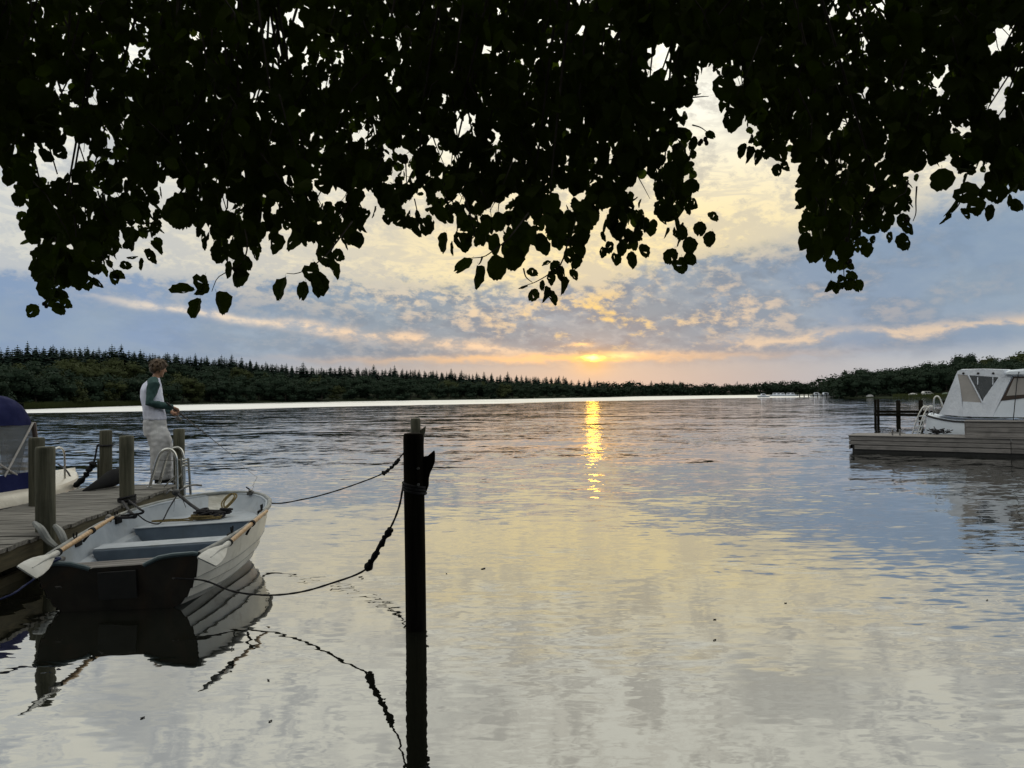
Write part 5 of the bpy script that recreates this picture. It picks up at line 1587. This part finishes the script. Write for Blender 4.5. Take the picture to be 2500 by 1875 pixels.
    b.tube([d * (.18 + (L - .18) * i / n) + Vector((0, 0, -.03 * (i / n) ** 2 * 4 + .03 * 4 * (i / n) ** 2 * (i == n) + .0)) * 0 for i in range(n + 1)], [.0095 - .0065 * i / n for i in range(n + 1)], 8); b.build('blank', M['carbon'], r, smooth=True)
    sd = d.cross(Vector((0, 0, 1))).normalized(); dn = sd.cross(d)
    if dn.z > 0: dn = -dn
    b = MB(); b.tube([d * .02, d * .02 + dn * .05, d * .05 + dn * .075], .007, 6); c = d * .05 + dn * .085
    b.tube([c - d * .03, c + d * .03], .028, 12); b.ell(c + d * .045, (.03, .03, .03), 10, 8); b.tube([c - sd * .02, c - sd * .06, c - sd * .06 + d * .05], .006, 6)
    b.build('reel', M['iron'], r, smooth=True)
    for t in (.35, .6, .8, .92, 1.0):
        b = MB(); c = d * L * t + dn * .014; b.tube([c + (sd * math.cos(q) + dn * math.sin(q)) * .010 for q in np.linspace(0, 6.28, 9)], .002, 4); b.build('line_guide', M['iron'], r)
    b = MB(); end = at_z(628, 1165, 0.0) - grip
    a = d * L; b.tube([a.lerp(end, t) + Vector((0, 0, -.10 * t * (1 - t))) for t in np.linspace(0, 1, 12)], .0042, 4); b.build('line', M['line'], r)
angler()
# ------------------------------------------------------------------ the alder hanging over the water
def leaf_shape(seed, n=22, fine=True):
    """one alder leaf, unit long, hanging from the origin along -z, blade in the x-z plane"""
    rr = random.Random(seed)
    w = rr.uniform(.40, .47); fold = rr.uniform(.08, .5); curl = rr.uniform(-.22, .28); skew = rr.uniform(-.06, .06)
    notch = rr.random() < .5
    bites = [(rr.uniform(0, 6.28), rr.uniform(.18, .32), rr.uniform(.10, .3)) for _ in range(rr.choice([0, 0, 1, 1, 2]))]
    def bend(x, z):
        y = abs(x) * fold + curl * z * z + .03 * math.sin(z * 14 + seed) * abs(x) * 2
        return (x, y, z)
    rim, mid = [], []
    for i in range(n):
        a = 2 * math.pi * i / n
        # obovate: widest beyond the middle, flat or notched at the tip
        cz = -math.cos(a)
        z = -.5 + (-cz) * .5
        z = -.5 + .5 * math.cos(a)
        u = -z
        wid = w * (math.sin(math.pi * min(1, u ** .8)) ** .72)
        x = math.copysign(wid, math.sin(a)) if abs(math.sin(a)) > 1e-6 else 0
        if notch and u > .93: z += .05
        k = 1.0
        if fine: k *= 1 + (.035 if i % 2 else -.035) + rr.uniform(-.02, .02)
        for ba, bw, bd in bites:
            dd = abs((a - ba + math.pi) % (2 * math.pi) - math.pi)
            if dd < bw: k *= 1 - bd * (1 - dd / bw)
        x, z = x * k + skew * u, -.5 + (z + .5) * k
        rim.append(bend(x, z)); mid.append(bend(x * .5, -.5 + (z + .5) * .5))
    vs = rim + mid + [bend(0, -.5)]
    fs = []
    holes = set(rr.sample(range(n), rr.choice([0, 1, 2]))) if fine else set()
    for i in range(n):
        j = (i + 1) % n
        if i in holes and rr.random() < .8:
            pass
        else:
            fs.append((n + i, n + j, 2 * n))
        fs.append((i, j, n + j)); fs.append((i, n + j, n + i))
    # the stalk
    o = len(vs)
    vs += [(-.008, 0, 0), (.008, 0, 0), (.006, 0.01, .13), (-.006, 0.01, .13)]
    fs += [(o, o + 1, o + 2), (o, o + 2, o + 3)]
    return np.array(vs, float), np.array(fs, int)

def rand_rot(r, n, hang=0.55, droop=None):
    """rotations about the stalk and swings, as (n,3,3)"""
    a = r.uniform(0, 2 * np.pi, n)                     # spin about vertical
    tl = r.normal(0, hang, n); rl = r.normal(0, hang * .8, n)
    ca, sa = np.cos(a), np.sin(a)
    Z = np.zeros(n); O = np.ones(n)
    Rz = np.stack([np.stack([ca, -sa, Z], 1), np.stack([sa, ca, Z], 1), np.stack([Z, Z, O], 1)], 1)
    cx, sx = np.cos(tl), np.sin(tl)
    Rx = np.stack([np.stack([O, Z, Z], 1), np.stack([Z, cx, -sx], 1), np.stack([Z, sx, cx], 1)], 1)
    cy, sy = np.cos(rl), np.sin(rl)
    Ry = np.stack([np.stack([cy, Z, sy], 1), np.stack([Z, O, Z], 1), np.stack([-sy, Z, cy], 1)], 1)
    return Ry @ Rx @ Rz

# lower edge of the hanging foliage, in photograph coordinates; used only to know how far each
# hanging branch droops at its own distance from the bank
EDGE = [(-900, 480), (-650, 640), (-400, 520), (-150, 470), (0, 432), (35, 448), (52, 540), (70, 640), (85, 745), (125, 770), (165, 745), (185, 705), (235, 690), (275, 660), (300, 590), (325, 625), (375, 640), (395, 575), (410, 540), (440, 575), (480, 610), (520, 625),
        (555, 660), (600, 640), (640, 605), (680, 600), (700, 612), (740, 600), (790, 640), (830, 640), (862, 590), (905, 560), (960, 572), (1020, 590), (1070, 585), (1110, 570), (1150, 600), (1180, 615), (1240, 635), (1285, 640), (1310, 600), (1330, 560),
        (1350, 640), (1370, 660), (1400, 640), (1425, 600), (1450, 560), (1475, 600), (1545, 640), (1575, 600), (1600, 560), (1650, 620), (1690, 600), (1705, 540), (1700, 470), (1685, 400), (1700, 330), (1705, 260), (1708, 190), (1735, 180), (1755, 240), (1775, 315), (1800, 330), (1850, 375), (1905, 410),
        (1935, 385), (1952, 440), (1950, 560), (1970, 615), (2010, 620), (2030, 640), (2060, 690), (2095, 690), (2110, 600), (2150, 560), (2185, 590), (2225, 590), (2232, 500), (2195, 450), (2220, 430), (2290, 430), (2330, 445), (2375, 500), (2430, 505), (2500, 480), (2650, 470), (2900, 520), (3150, 600), (3350, 470), (3500, 380)]
# soft spots in the foliage where the sky breaks through
GAPS = [(335, 130, 26), (150, 210, 28), (225, 250, 22), (180, 372, 48), (130, 420, 42), (110, 380, 30), (660, 65, 30), (700, 135, 26), (720, 30, 24), (470, 155, 14), (640, 220, 20), (650, 270, 18), (795, 205, 16), (890, 330, 26), (780, 465, 34), (820, 480, 38), (690, 445, 22), (420, 480, 34),
        (560, 500, 30), (1130, 315, 30), (1150, 285, 20), (1055, 350, 24), (1210, 320, 20), (1075, 250, 14), (950, 90, 14), (960, 190, 12), (980, 370, 26), (1100, 395, 24), (1050, 415, 24), (1350, 355, 14), (1410, 75, 20), (1495, 75, 18), (1320, 45, 14), (1620, 145, 40), (1600, 165, 26), (1010, 500, 36), (1205, 515, 34),
        (1370, 485, 38), (1420, 480, 26), (1575, 455, 36), (1590, 500, 26), (1110, 480, 22), (1665, 270, 18), (2065, 385, 18), (2150, 5, 20), (2240, 45, 16), (2440, 100, 42), (2460, 80, 26), (2300, 205, 30), (2260, 160, 14), (2460, 215, 34), (2420, 255, 30), (2260, 265, 14), (2355, 310, 20), (1728, 250, 34), (1722, 330, 40), (420, 450, 24), (1480, 520, 22), (1240, 480, 20), (960, 440, 22), (2290, 130, 18), (2400, 420, 22), (2485, 345, 22),
        (2440, 275, 30), (1790, 50, 12), (2020, 20, 12), (1850, 175, 18), (1800, 195, 18), (2310, 400, 16), (900, 495, 30), (60, 500, 20), (290, 480, 16), (330, 550, 20), (210, 555, 20), (1290, 540, 20), (1530, 560, 16), (2130, 440, 24), (2190, 520, 16)]

def low_edge(x): return min(float(edge_y(x + d)) for d in (-36, -18, 0, 18, 36))
def edge_y(px): return np.interp(px, [e[0] for e in EDGE], [e[1] for e in EDGE])

CRn = np.array(CR)
def pts_at(px, py, Y):
    d = np.stack([(px - 1250) / F, (937.5 - py) / F, -np.ones_like(px)], 1) @ CRn.T
    return np.array([0, 0, CAM_H]) + d * (Y / d[:, 1])[:, None]
CRIn = np.array(CRI)
def proj_n(P):
    q = (P - np.array([0, 0, CAM_H])) @ CRIn.T
    return 1250 + F * q[:, 0] / -q[:, 2], 937.5 - F * q[:, 1] / -q[:, 2]

def alder():
    tree = empty('alder_tree', (-2.6, -3.2, 0.42))
    tag(tree, 'large dark alder whose leafy branches hang over the whole top of the view', 'tree')
    TO = np.array(tree.location)
    r = np.random.default_rng(42)
    shapes = [leaf_shape(k) for k in range(14)]
    simple = [leaf_shape(50 + k, 10, False) for k in range(4)]
    # ---------------- the hanging twigs
    tw = []                      # (points, radius) twig centre lines
    L_p, L_s = [], []            # leaf positions and sizes
    N = 4400
    px = r.uniform(-800, 3450, N)
    lay = r.random(N)
    Y = 2.3 + 2.6 * r.random(N) ** .9
    lo = edge_y(px)
    py = -260 + (lo - 40 + 260) * r.random(N) ** .85
    tips = pts_at(px, py, Y)
    for i in range(N):
        ln = r.uniform(.12, .30)
        tip = tips[i]; a = r.uniform(0, 6.28); lean = r.uniform(.2, .9)
        up = np.array([math.cos(a) * lean, math.sin(a) * lean, 1.0]); up /= np.linalg.norm(up)
        base = tip + up * ln
        mid = (tip + base) / 2 + r.normal(0, .015, 3)
        tw.append(([base, mid, tip], (.0035, .0022, .0012)))
        n = int(r.integers(5, 9))
        for k in range(n):
            t = k / (n - 1)
            q = base * (1 - t) + tip * t + r.normal(0, .022, 3)
            L_p.append(q); L_s.append(r.uniform(.046, .078) * (1.0 if t > .2 else .85))
    # fringe: sprays right along the drooping edge
    M_ = 560
    fx = r.uniform(-60, 2560, M_)
    fY = 2.2 + 1.7 * r.random(M_)
    fy = edge_y(fx) - r.uniform(8, 110, M_)
    ft = pts_at(fx, fy, fY)
    for i in range(M_):
        ln = r.uniform(.09, .2); a = r.uniform(0, 6.28); up = np.array([math.cos(a) * .5, math.sin(a) * .5, 1.0]); up /= np.linalg.norm(up)
        base = ft[i] + up * ln; tw.append(([base, (base + ft[i]) / 2 + r.normal(0, .008, 3), ft[i]], (.0025, .0018, .001)))
        for k in range(int(r.integers(3, 6))):
            t = r.random(); L_p.append(base * (1 - t) + ft[i] * t + r.normal(0, .014, 3)); L_s.append(r.uniform(.045, .072))
    P = np.array(L_p); S = np.array(L_s)
    # leaves stay above the droop line and thin out where the sky breaks through
    cx, cy = proj_n(P - np.array([0, 0, .5]) * S[:, None])
    half = S * .55 * F / np.maximum(P[:, 1], .5)
    e0 = edge_y(cx); e1 = edge_y(cx - half * .8); e2 = edge_y(cx + half * .8)
    ok = (cy + half * .75 < np.minimum(e0, np.minimum(e1, e2) + 22) + r.normal(0, 5, len(P)))
    depth_in = e0 - cy
    thin = np.clip(1.0 - np.clip(depth_in / 260, 0, 1) , 0, 1) * .60
    ok &= r.random(len(P)) > thin
    for gx, gy, gr in GAPS:
        d2 = ((cx - gx) ** 2 + ((cy - gy) * 1.0) ** 2) / (gr * .82) ** 2
        ok &= ~((d2 < 1.0) & (r.random(len(P)) < .93))
        ok &= ~((d2 < 2.2) & (r.random(len(P)) < .35))
    P, S = P[ok], S[ok]
    # ---------------- named sprays that dangle below the mass: (x, y, length px, angle deg from hanging, width share, distance)
    SPR = [
        # left long spray
        (80, 760, 38, -35, .9, 3.2), (118, 735, 34, -75, .8, 3.2), (146, 755, 36, 20, .9, 3.2), (160, 742, 34, 60, .7, 3.2), (108, 700, 32, -60, .8, 3.2), (150, 715, 40, 55, .8, 3.2), (130, 722, 36, 10, .5, 3.2),
        (190, 690, 38, 10, .9, 3.1), (210, 692, 40, 25, .8, 3.1), (240, 690, 34, 40, .6, 3.1), (275, 680, 36, 15, .7, 3.0), (290, 672, 34, 55, .6, 3.0), (308, 650, 30, 95, .7, 3.0), (265, 645, 22, 20, .7, 3.0),
        (342, 645, 34, -2, .35, 2.9), (322, 625, 30, -90, .4, 2.9), (366, 628, 44, 38, .45, 2.9), (384, 608, 40, 50, .4, 2.9), (98, 535, 24, -80, .7, 3.2), (45, 488, 38, -20, .9, 3.0), (22, 436, 40, -10, .9, 3.0),
        # spray at 370-500
        (444, 714, 62, -75, .33, 2.3), (495, 692, 50, -15, .75, 2.3), (490, 705, 44, -45, .6, 2.3), (482, 755, 56, -12, .55, 2.3), (541, 742, 64, 22, .68, 2.3), (562, 660, 48, -5, .35, 2.3), (582, 680, 56, 12, .8, 2.3), (585, 655, 48, 40, .8, 2.3),
        (540, 625, 46, 0, .9, 2.4), (575, 610, 54, 10, .9, 2.4), (600, 640, 46, 20, .9, 2.4), (622, 620, 36, 20, .5, 2.4), (590, 585, 50, -20, .9, 2.4), (605, 560, 50, 10, .8, 2.4),
        # leaves at 590-860
        (672, 595, 54, 6, .66, 2.4), (662, 570, 40, -20, .6, 2.4), (715, 590, 56, 0, .75, 2.3), (735, 590, 40, 30, .3, 2.3), (758, 570, 48, 0, .9, 2.3), (684, 705, 66, -22, .42, 2.2), (741, 712, 52, -10, .6, 2.2), (775, 700, 62, 14, .75, 2.2), (785, 685, 60, 35, .7, 2.2), (765, 665, 52, 0, .8, 2.2),
        (800, 630, 52, -8, .9, 2.3), (826, 624, 36, 60, .8, 2.3), (795, 600, 48, 20, .9, 2.3), (815, 660, 50, 40, .4, 2.3), (855, 580, 46, 0, .9, 2.4), (875, 585, 44, 15, .9, 2.4),
        # centre
        (1088, 594, 56, -6, .45, 2.2), (1105, 608, 40, 2, .22, 2.2), (1123, 592, 56, 10, .8, 2.2), (1153, 580, 42, -24, .4, 2.2), (1145, 556, 46, -50, .55, 2.2), (1192, 556, 46, 4, .7, 2.2), (1183, 588, 34, -10, .5, 2.2), (1215, 596, 56, 6, .6, 2.0), (1131, 650, 58, -50, .42, 1.95), (1158, 674, 66, -14, .38, 1.95), (1206, 654, 68, 0, .84, 1.95),
        (1248, 630, 66, -14, .9, 2.0), (1262, 600, 70, 0, .75, 2.0), (1265, 565, 60, 4, .8, 2.0), (1306, 582, 58, -8, .55, 2.1), (1330, 592, 60, 22, .75, 2.1), (1345, 540, 54, 40, .7, 2.1),
        # dangling cluster 1270-1400
        (1276, 697, 26, -78, .35, 2.5), (1300, 668, 32, 70, .6, 2.5), (1300, 720, 36, -30, .9, 2.5), (1330, 720, 44, 0, .45, 2.5), (1346, 728, 46, 22, .45, 2.5), (1325, 698, 30, 0, .5, 2.5), (1343, 680, 38, 5, .6, 2.5), (1372, 700, 54, 8, .4, 2.5), (1376, 668, 40, 10, .6, 2.5), (1400, 672, 32, 35, .6, 2.5), (1356, 655, 40, -30, .7, 2.5), (1402, 640, 42, -10, .7, 2.4), (1420, 612, 44, 8, .8, 2.4), (1385, 625, 40, 0, .8, 2.4), (1420, 585, 40, 0, .8, 2.4), (1335, 646, 26, -60, .3, 2.5), (1365, 568, 24, 60, .5, 2.5),
        # right part of the central mass
        (1468, 615, 30, -15, .7, 2.6), (1485, 605, 34, 10, .7, 2.6), (1500, 633, 34, -5, .8, 2.6), (1515, 610, 36, 10, .8, 2.6), (1547, 635, 46, 6, .6, 2.5), (1570, 615, 40, 20, .7, 2.5), (1640, 628, 44, -20, .9, 2.4), (1665, 648, 46, 2, .85, 2.4), (1690, 630, 40, 30, .8, 2.4), (1735, 585, 42, -10, .8, 2.4), (1740, 532, 34, 45, .5, 2.4), (1695, 453, 40, 20, .9, 2.5), (1680, 600, 46, 0, .9, 2.4), (1710, 560, 40, 0, .9, 2.4), (1735, 330, 30, 60, .5, 2.6), (1705, 228, 16, 100, .5, 2.6),
        # right cluster
        (1770, 215, 62, -25, .9, 2.3), (1780, 290, 66, -10, .8, 2.4), (1815, 370, 40, -20, .5, 2.6), (1826, 380, 46, 5, .5, 2.6), (1848, 385, 40, 10, .6, 2.6), (1875, 375, 40, 10, .8, 2.6), (1901, 415, 34, 0, .8, 2.5), (1920, 405, 30, 15, .7, 2.5), (1935, 375, 34, 0, .6, 2.5), (1955, 445, 36, -80, .7, 2.5), (1965, 480, 48, -10, .9, 2.4), (1962, 590, 50, -30, .8, 2.3), (1985, 620, 52, -5, .9, 2.3), (2010, 600, 52, 20, .8, 2.3),
        (2033, 650, 42, 10, .8, 2.4), (2022, 628, 34, -35, .5, 2.4), (2022, 700, 34, -20, .6, 2.4), (2035, 704, 34, 10, .6, 2.4), (2050, 690, 40, 0, .6, 2.4), (2073, 696, 36, -5, .9, 2.4), (2096, 698, 34, 25, .9, 2.4), (2080, 676, 30, 80, .8, 2.4), (2075, 625, 18, 90, .8, 2.4), (2071, 662, 12, 90, .8, 2.4),
        (2102, 588, 34, -80, .8, 2.4), (2120, 610, 38, 5, .9, 2.4), (2134, 585, 22, 0, .7, 2.4), (2175, 580, 30, -10, .5, 2.3), (2212, 590, 50, 12, .7, 2.3), (2222, 555, 40, 30, .7, 2.3), (2160, 545, 44, 0, .9, 2.3), (2195, 500, 46, -20, .4, 2.3),
        (2306, 535, 38, -30, .3, 2.3), (2325, 505, 62, -28, .25, 2.3), (2353, 525, 36, 25, .4, 2.3), (2382, 505, 48, 10, .9, 2.3), (2420, 520, 44, -10, .5, 2.3), (2436, 475, 50, 0, .9, 2.3), (2462, 490, 32, -10, .4, 2.3), (2486, 500, 40, 20, .8, 2.3), (2300, 440, 60, 0, .95, 2.2), (2360, 470, 60, 10, .95, 2.2),
    ]
    stalks = [
        [(598, 560, 2.4), (604, 600, 2.35), (592, 640, 2.3), (552, 665, 2.3), (530, 680, 2.3), (517, 712, 2.3)],
        [(860, 540, 2.25), (815, 600, 2.2), (790, 628, 2.2), (756, 655, 2.2), (722, 668, 2.2), (700, 667, 2.2)],
        [(1290, 520, 2.0), (1248, 575, 1.95), (1233, 590, 1.95), (1203, 613, 1.95), (1180, 627, 1.95), (1150, 630, 1.95)],
        [(1178, 626, 1.95), (1173, 640, 1.95), (1168, 646, 1.95)],
        [(1395, 560, 2.5), (1372, 640, 2.5), (1352, 660, 2.5), (1330, 676, 2.5), (1304, 690, 2.5), (1288, 695, 2.5)],
        [(1278, 655, 2.5), (1284, 676, 2.5), (1300, 690, 2.5)],
        [(2080, 520, 2.4), (2071, 585, 2.4), (2064, 620, 2.4), (2060, 660, 2.4), (2062, 685, 2.4)],
        [(2238, 455, 2.3), (2236, 490, 2.3), (2236, 520, 2.3), (2229, 540, 2.3)], [(2217, 440, 2.3), (2210, 470, 2.3), (2196, 478, 2.3), (2170, 500, 2.3)],
        [(2355, 455, 2.3), (2345, 490, 2.3), (2335, 508, 2.3), (2318, 525, 2.3)], [(100, 640, 3.2), (125, 700, 3.2), (118, 735, 3.2), (108, 750, 3.2)],
        [(1690, 238, 2.6), (1712, 236, 2.6), (1730, 235, 2.6)], [(1690, 305, 2.6), (1712, 312, 2.6), (1735, 330, 2.6)], [(230, 600, 3.0), (262, 640, 3.0), (285, 668, 3.0)], [(1135, 480, 2.2), (1152, 540, 2.2), (1158, 575, 2.2), (1140, 590, 2.2)],
    ]
    for st in stalks:
        pts = bez([at(x, y, Yd) for x, y, Yd in st], 12)
        tw.append(([np.array(p) for p in pts], tuple(np.linspace(.0028, .0011, len(pts)))))
    # the three hundred leaves that show largest are parts of their own
    meshes = []
    for v, f in shapes:
        me = bpy.data.meshes.new('leaf'); me.from_pydata(v.tolist(), [], f.tolist()); me.materials.append(M['leaf']); meshes.append(me)
    rr = random.Random(77)
    cnt = 0
    def place_leaf(pos, size, Rm, me, wid=1.0):
        nonlocal cnt
        o = bpy.data.objects.new('leaf', me); COL.objects.link(o); o.parent = tree
        mt = Matrix.Translation(Vector(pos) - tree.location) @ Rm.to_4x4() @ Matrix.Diagonal((size * wid, size, size, 1))
        o.matrix_basis = mt; cnt += 1
    for x, y, ln, ang, wd, Yd in SPR:
        size = ln / F * Yd * 1.0
        a = R(ang) 
        c = at(x, y, Yd)
        # spin so the blade shows the share of its width seen here, swing by the angle across the view
        spin = math.acos(max(.15, min(1, wd))) * rr.choice((-1, 1)) if wd < .95 else 0
        yaw = math.atan2(c.x, c.y)
        Rm = Matrix.Rotation(-yaw, 3, 'Z') @ Matrix.Rotation(-a, 3, 'Y') @ Matrix.Rotation(rr.uniform(-.35, .35), 3, 'X') @ Matrix.Rotation(spin, 3, 'Z')
        top = Vector(c) + Rm @ Vector((0, 0, .5 * size))
        place_leaf(top, size, Rm, rr.choice(meshes), 1.08)
    # rest: nearest/lowest first as objects until 300
    cx, cy = proj_n(P); inside = (cx > 0) & (cx < 2500) & (cy > 0)
    score = (S / P[:, 1]) * F + np.where(edge_y(cx) - cy < 130, 60, 0) + np.where(inside, 500, 0)
    order = np.argsort(-score)
    Rall = rand_rot(r, len(P), .5)
    sh = r.integers(0, len(shapes), len(P))
    solo = order[:300 - cnt]
    for i in solo:
        place_leaf(P[i], S[i] * 1.05, Matrix(Rall[i].tolist()), meshes[sh[i]])
    mask = np.ones(len(P), bool); mask[solo] = False
    def big_mesh(name, Pn, Sn, Rn, idx, shp, parent, kind='stuff'):
        V, Fc, off = [], [], 0
        for k, (v, f) in enumerate(shp):
            m = idx == k
            if not m.any(): continue
            vv = np.einsum('nij,vj->nvi', Rn[m], v) * Sn[m][:, None, None] + (Pn[m] - TO)[:, None, :]
            n, nv = vv.shape[:2]
            V.append(vv.reshape(-1, 3)); Fc.append((f[None] + (np.arange(n) * nv)[:, None, None]).reshape(-1, 3) + off); off += n * nv
        V = np.concatenate(V); Fc = np.concatenate(Fc)
        me = bpy.data.meshes.new(name); me.vertices.add(len(V)); me.vertices.foreach_set('co', V.ravel())
        me.loops.add(len(Fc) * 3); me.loops.foreach_set('vertex_index', Fc.ravel().astype(np.int32))
        me.polygons.add(len(Fc)); me.polygons.foreach_set('loop_start', np.arange(0, len(Fc) * 3, 3, dtype=np.int32)); me.polygons.foreach_set('loop_total', np.full(len(Fc), 3, dtype=np.int32))
        me.update(calc_edges=True); me.materials.append(M['leaf'])
        o = bpy.data.objects.new(name, me); COL.objects.link(o); o.parent = parent; o['kind'] = kind
        return o
    big_mesh('foliage', P[mask], S[mask], Rall[mask], sh[mask], shapes, tree)
    # ---------------- the deeper crown: behind the hanging edge, overhead and back over the bank
    Pb, Sb = [], []
    n1 = 20000
    bx = r.uniform(-850, 3500, n1); bY = r.uniform(3.0, 6.0, n1); e = edge_y(bx)
    by = -330 + (e - 70 + 330) * r.random(n1) ** 1.05
    cand = pts_at(bx, by, bY)
    keep = np.ones(n1, bool)
    for gx, gy, gr in GAPS:
        d2 = ((bx - gx) ** 2 + (by - gy) ** 2) / (gr * 1.15) ** 2
        keep &= ~((d2 < 1.0) & (r.random(n1) < .93))
        keep &= ~((d2 < 2.4) & (r.random(n1) < .4))
    # more open near the lower edge, and in clumps
    nz = np.array([mnoise.noise(Vector((x / 120, y / 100, 3.3))) for x, y in zip(bx, by)])
    keep &= r.random(n1) < np.clip((e - by - 30) / 230, .10, 1.0) * np.clip(.95 + nz * 1.1, .28, 1.0)
    Pb.append(cand[keep]); Sb.append(r.uniform(.055, .09, keep.sum()))
    n2 = 15000
    ov = np.stack([r.uniform(-9, 9, n2), r.uniform(-7.5, 4.2, n2), r.uniform(3.6, 8.5, n2)], 1)
    ok2 = ov[:, 2] > 2.35 + .62 * np.maximum(ov[:, 1], 0) + .3
    ok2 &= np.hypot(ov[:, 0] + 1, ov[:, 1] + 2) < 9
    Pb.append(ov[ok2]); Sb.append(r.uniform(.14, .26, ok2.sum()))
    Pb = np.concatenate(Pb); Sb = np.concatenate(Sb)
    big_mesh('crown', Pb, Sb, rand_rot(r, len(Pb), .8), r.integers(0, 4, len(Pb)), simple, tree)
    # ---------------- wood: trunk, limbs, branches, twigs
    b = MB(); T0 = Vector((0, 0, -.3))
    b.tube([T0, (0, 0, 0), (.05, .1, .8), (.1, .3, 2.0), (.05, .5, 3.2), (0, .5, 4.6), (-.1, .4, 6.5), (0, .3, 8.5)], [.42, .34, .29, .26, .22, .17, .11, .04], 16)
    b.build('trunk', M['bark'], tree, smooth=True)
    limbs = []
    for k, (ex, ey, ez, z0) in enumerate(((-2.5, 7.4, 3.9, 2.6), (-.6, 7.9, 4.2, 2.9), (1.6, 8.2, 4.2, 3.1), (4.0, 7.6, 4.1, 3.2), (6.3, 6.6, 4.0, 3.0), (-4.6, 5.8, 3.8, 2.7), (3.4, -1.5, 4.5, 3.5), (-3.5, -2.2, 4.8, 3.6))):
        st = Vector((.08, .45, z0)); en = Vector((ex, ey, ez)); md = st.lerp(en, .5) + Vector((0, 0, .9))
        q = bez([st, st.lerp(md, .5) + Vector((0, 0, .25)), md, md.lerp(en, .6) + Vector((0, 0, .05)), en], 18)
        b = MB(); b.tube(q, list(np.linspace(.085, .022, len(q))), 9); b.build('limb', M['bark'], tree, smooth=True)
        limbs.append([np.array(p) + TO for p in q])
    LP = np.array([p for q in limbs for p in q[5:]])
    b = MB()
    sel = rng.choice(len(tw), min(900, len(tw)), replace=False)
    n_tw = N
    for i, (pts, rad) in enumerate(tw):
        # twig itself
        vx, vy = proj_n(np.array([pts[0]])); 
        tx, ty = proj_n(np.array([pts[-1]]))
        if i < N + M_:
            if max(ty[0], vy[0]) > low_edge(tx[0]) - 25 or vy[0] > low_edge(vx[0]) - 25: continue
            if any((tx[0] - gx) ** 2 + (ty[0] - gy) ** 2 < (gr * 1.5) ** 2 or (vx[0] - gx) ** 2 + (vy[0] - gy) ** 2 < (gr * 1.5) ** 2 for gx, gy, gr in GAPS) and i % 9: continue
            if i % 3: continue
        b.tube([Vector(p - TO) for p in pts], list(rad), 4, cap=False)
    for i in range(0, N, 9):
        base = tw[i][0][0]
        d = np.linalg.norm(LP - base, axis=1); j = int(np.argmin(d + np.where(LP[:, 2] < base[2] + .1, 3, 0)))
        a = Vector(LP[j] - TO); c = Vector(base - TO); m1 = a.lerp(c, .5) + Vector((0, 0, .12 * (a - c).length))
        q = bez([a, m1, c], 7); 
        pr = [proj_n(np.array([np.array(v) + TO])) for v in q]
        if any(0 < pxx[0] < 2500 and pyy[0] > low_edge(pxx[0]) - 50 for pxx, pyy in pr): continue
        b.tube(q, list(np.linspace(.014, .0035, len(q))), 5, cap=False)
    o = b.build('twigs', M['twig'], tree, recalc=False); o['kind'] = 'stuff'
    # little alder cones at a few spray tips
    b = MB()
    for x, y, Yd in ((1712, 345, 2.6), (1722, 340, 2.6), (1708, 350, 2.6), (1725, 349, 2.6), (2075, 638, 2.4), (2215, 535, 2.3), (113, 748, 3.2), (107, 742, 3.2), (2068, 585, 2.4)):
        b.ell(Vector(at(x, y, Yd)) - tree.location, (.0075, .0075, .010), 7, 5)
    o = b.build('cones', M['twig'], tree); o['kind'] = 'stuff'
    print('ALDER', cnt, int(mask.sum()), len(Pb), len(tw))
alder()

# trees standing on our own bank behind the view: they shade the posts and the stern of the boat
def bank_trees():
    for k, (x, y, h, lab) in enumerate(((-9, -7, 9, 'broadleaf tree on the near bank behind the rowing boat'), (5.5, -6, 10, 'broadleaf tree on the near bank behind the black mooring post'), (-1, -10, 11, 'tallest broadleaf tree on the near bank'), (12, -9, 9, 'broadleaf tree on the near bank toward the floating dock'), (-16, -12, 10, 'broadleaf tree on the near bank at the jetty root'))):
        broadleaf(Vector((x, y, .5)), h, lab, 'trees on the near bank', 1.1)
bank_trees()
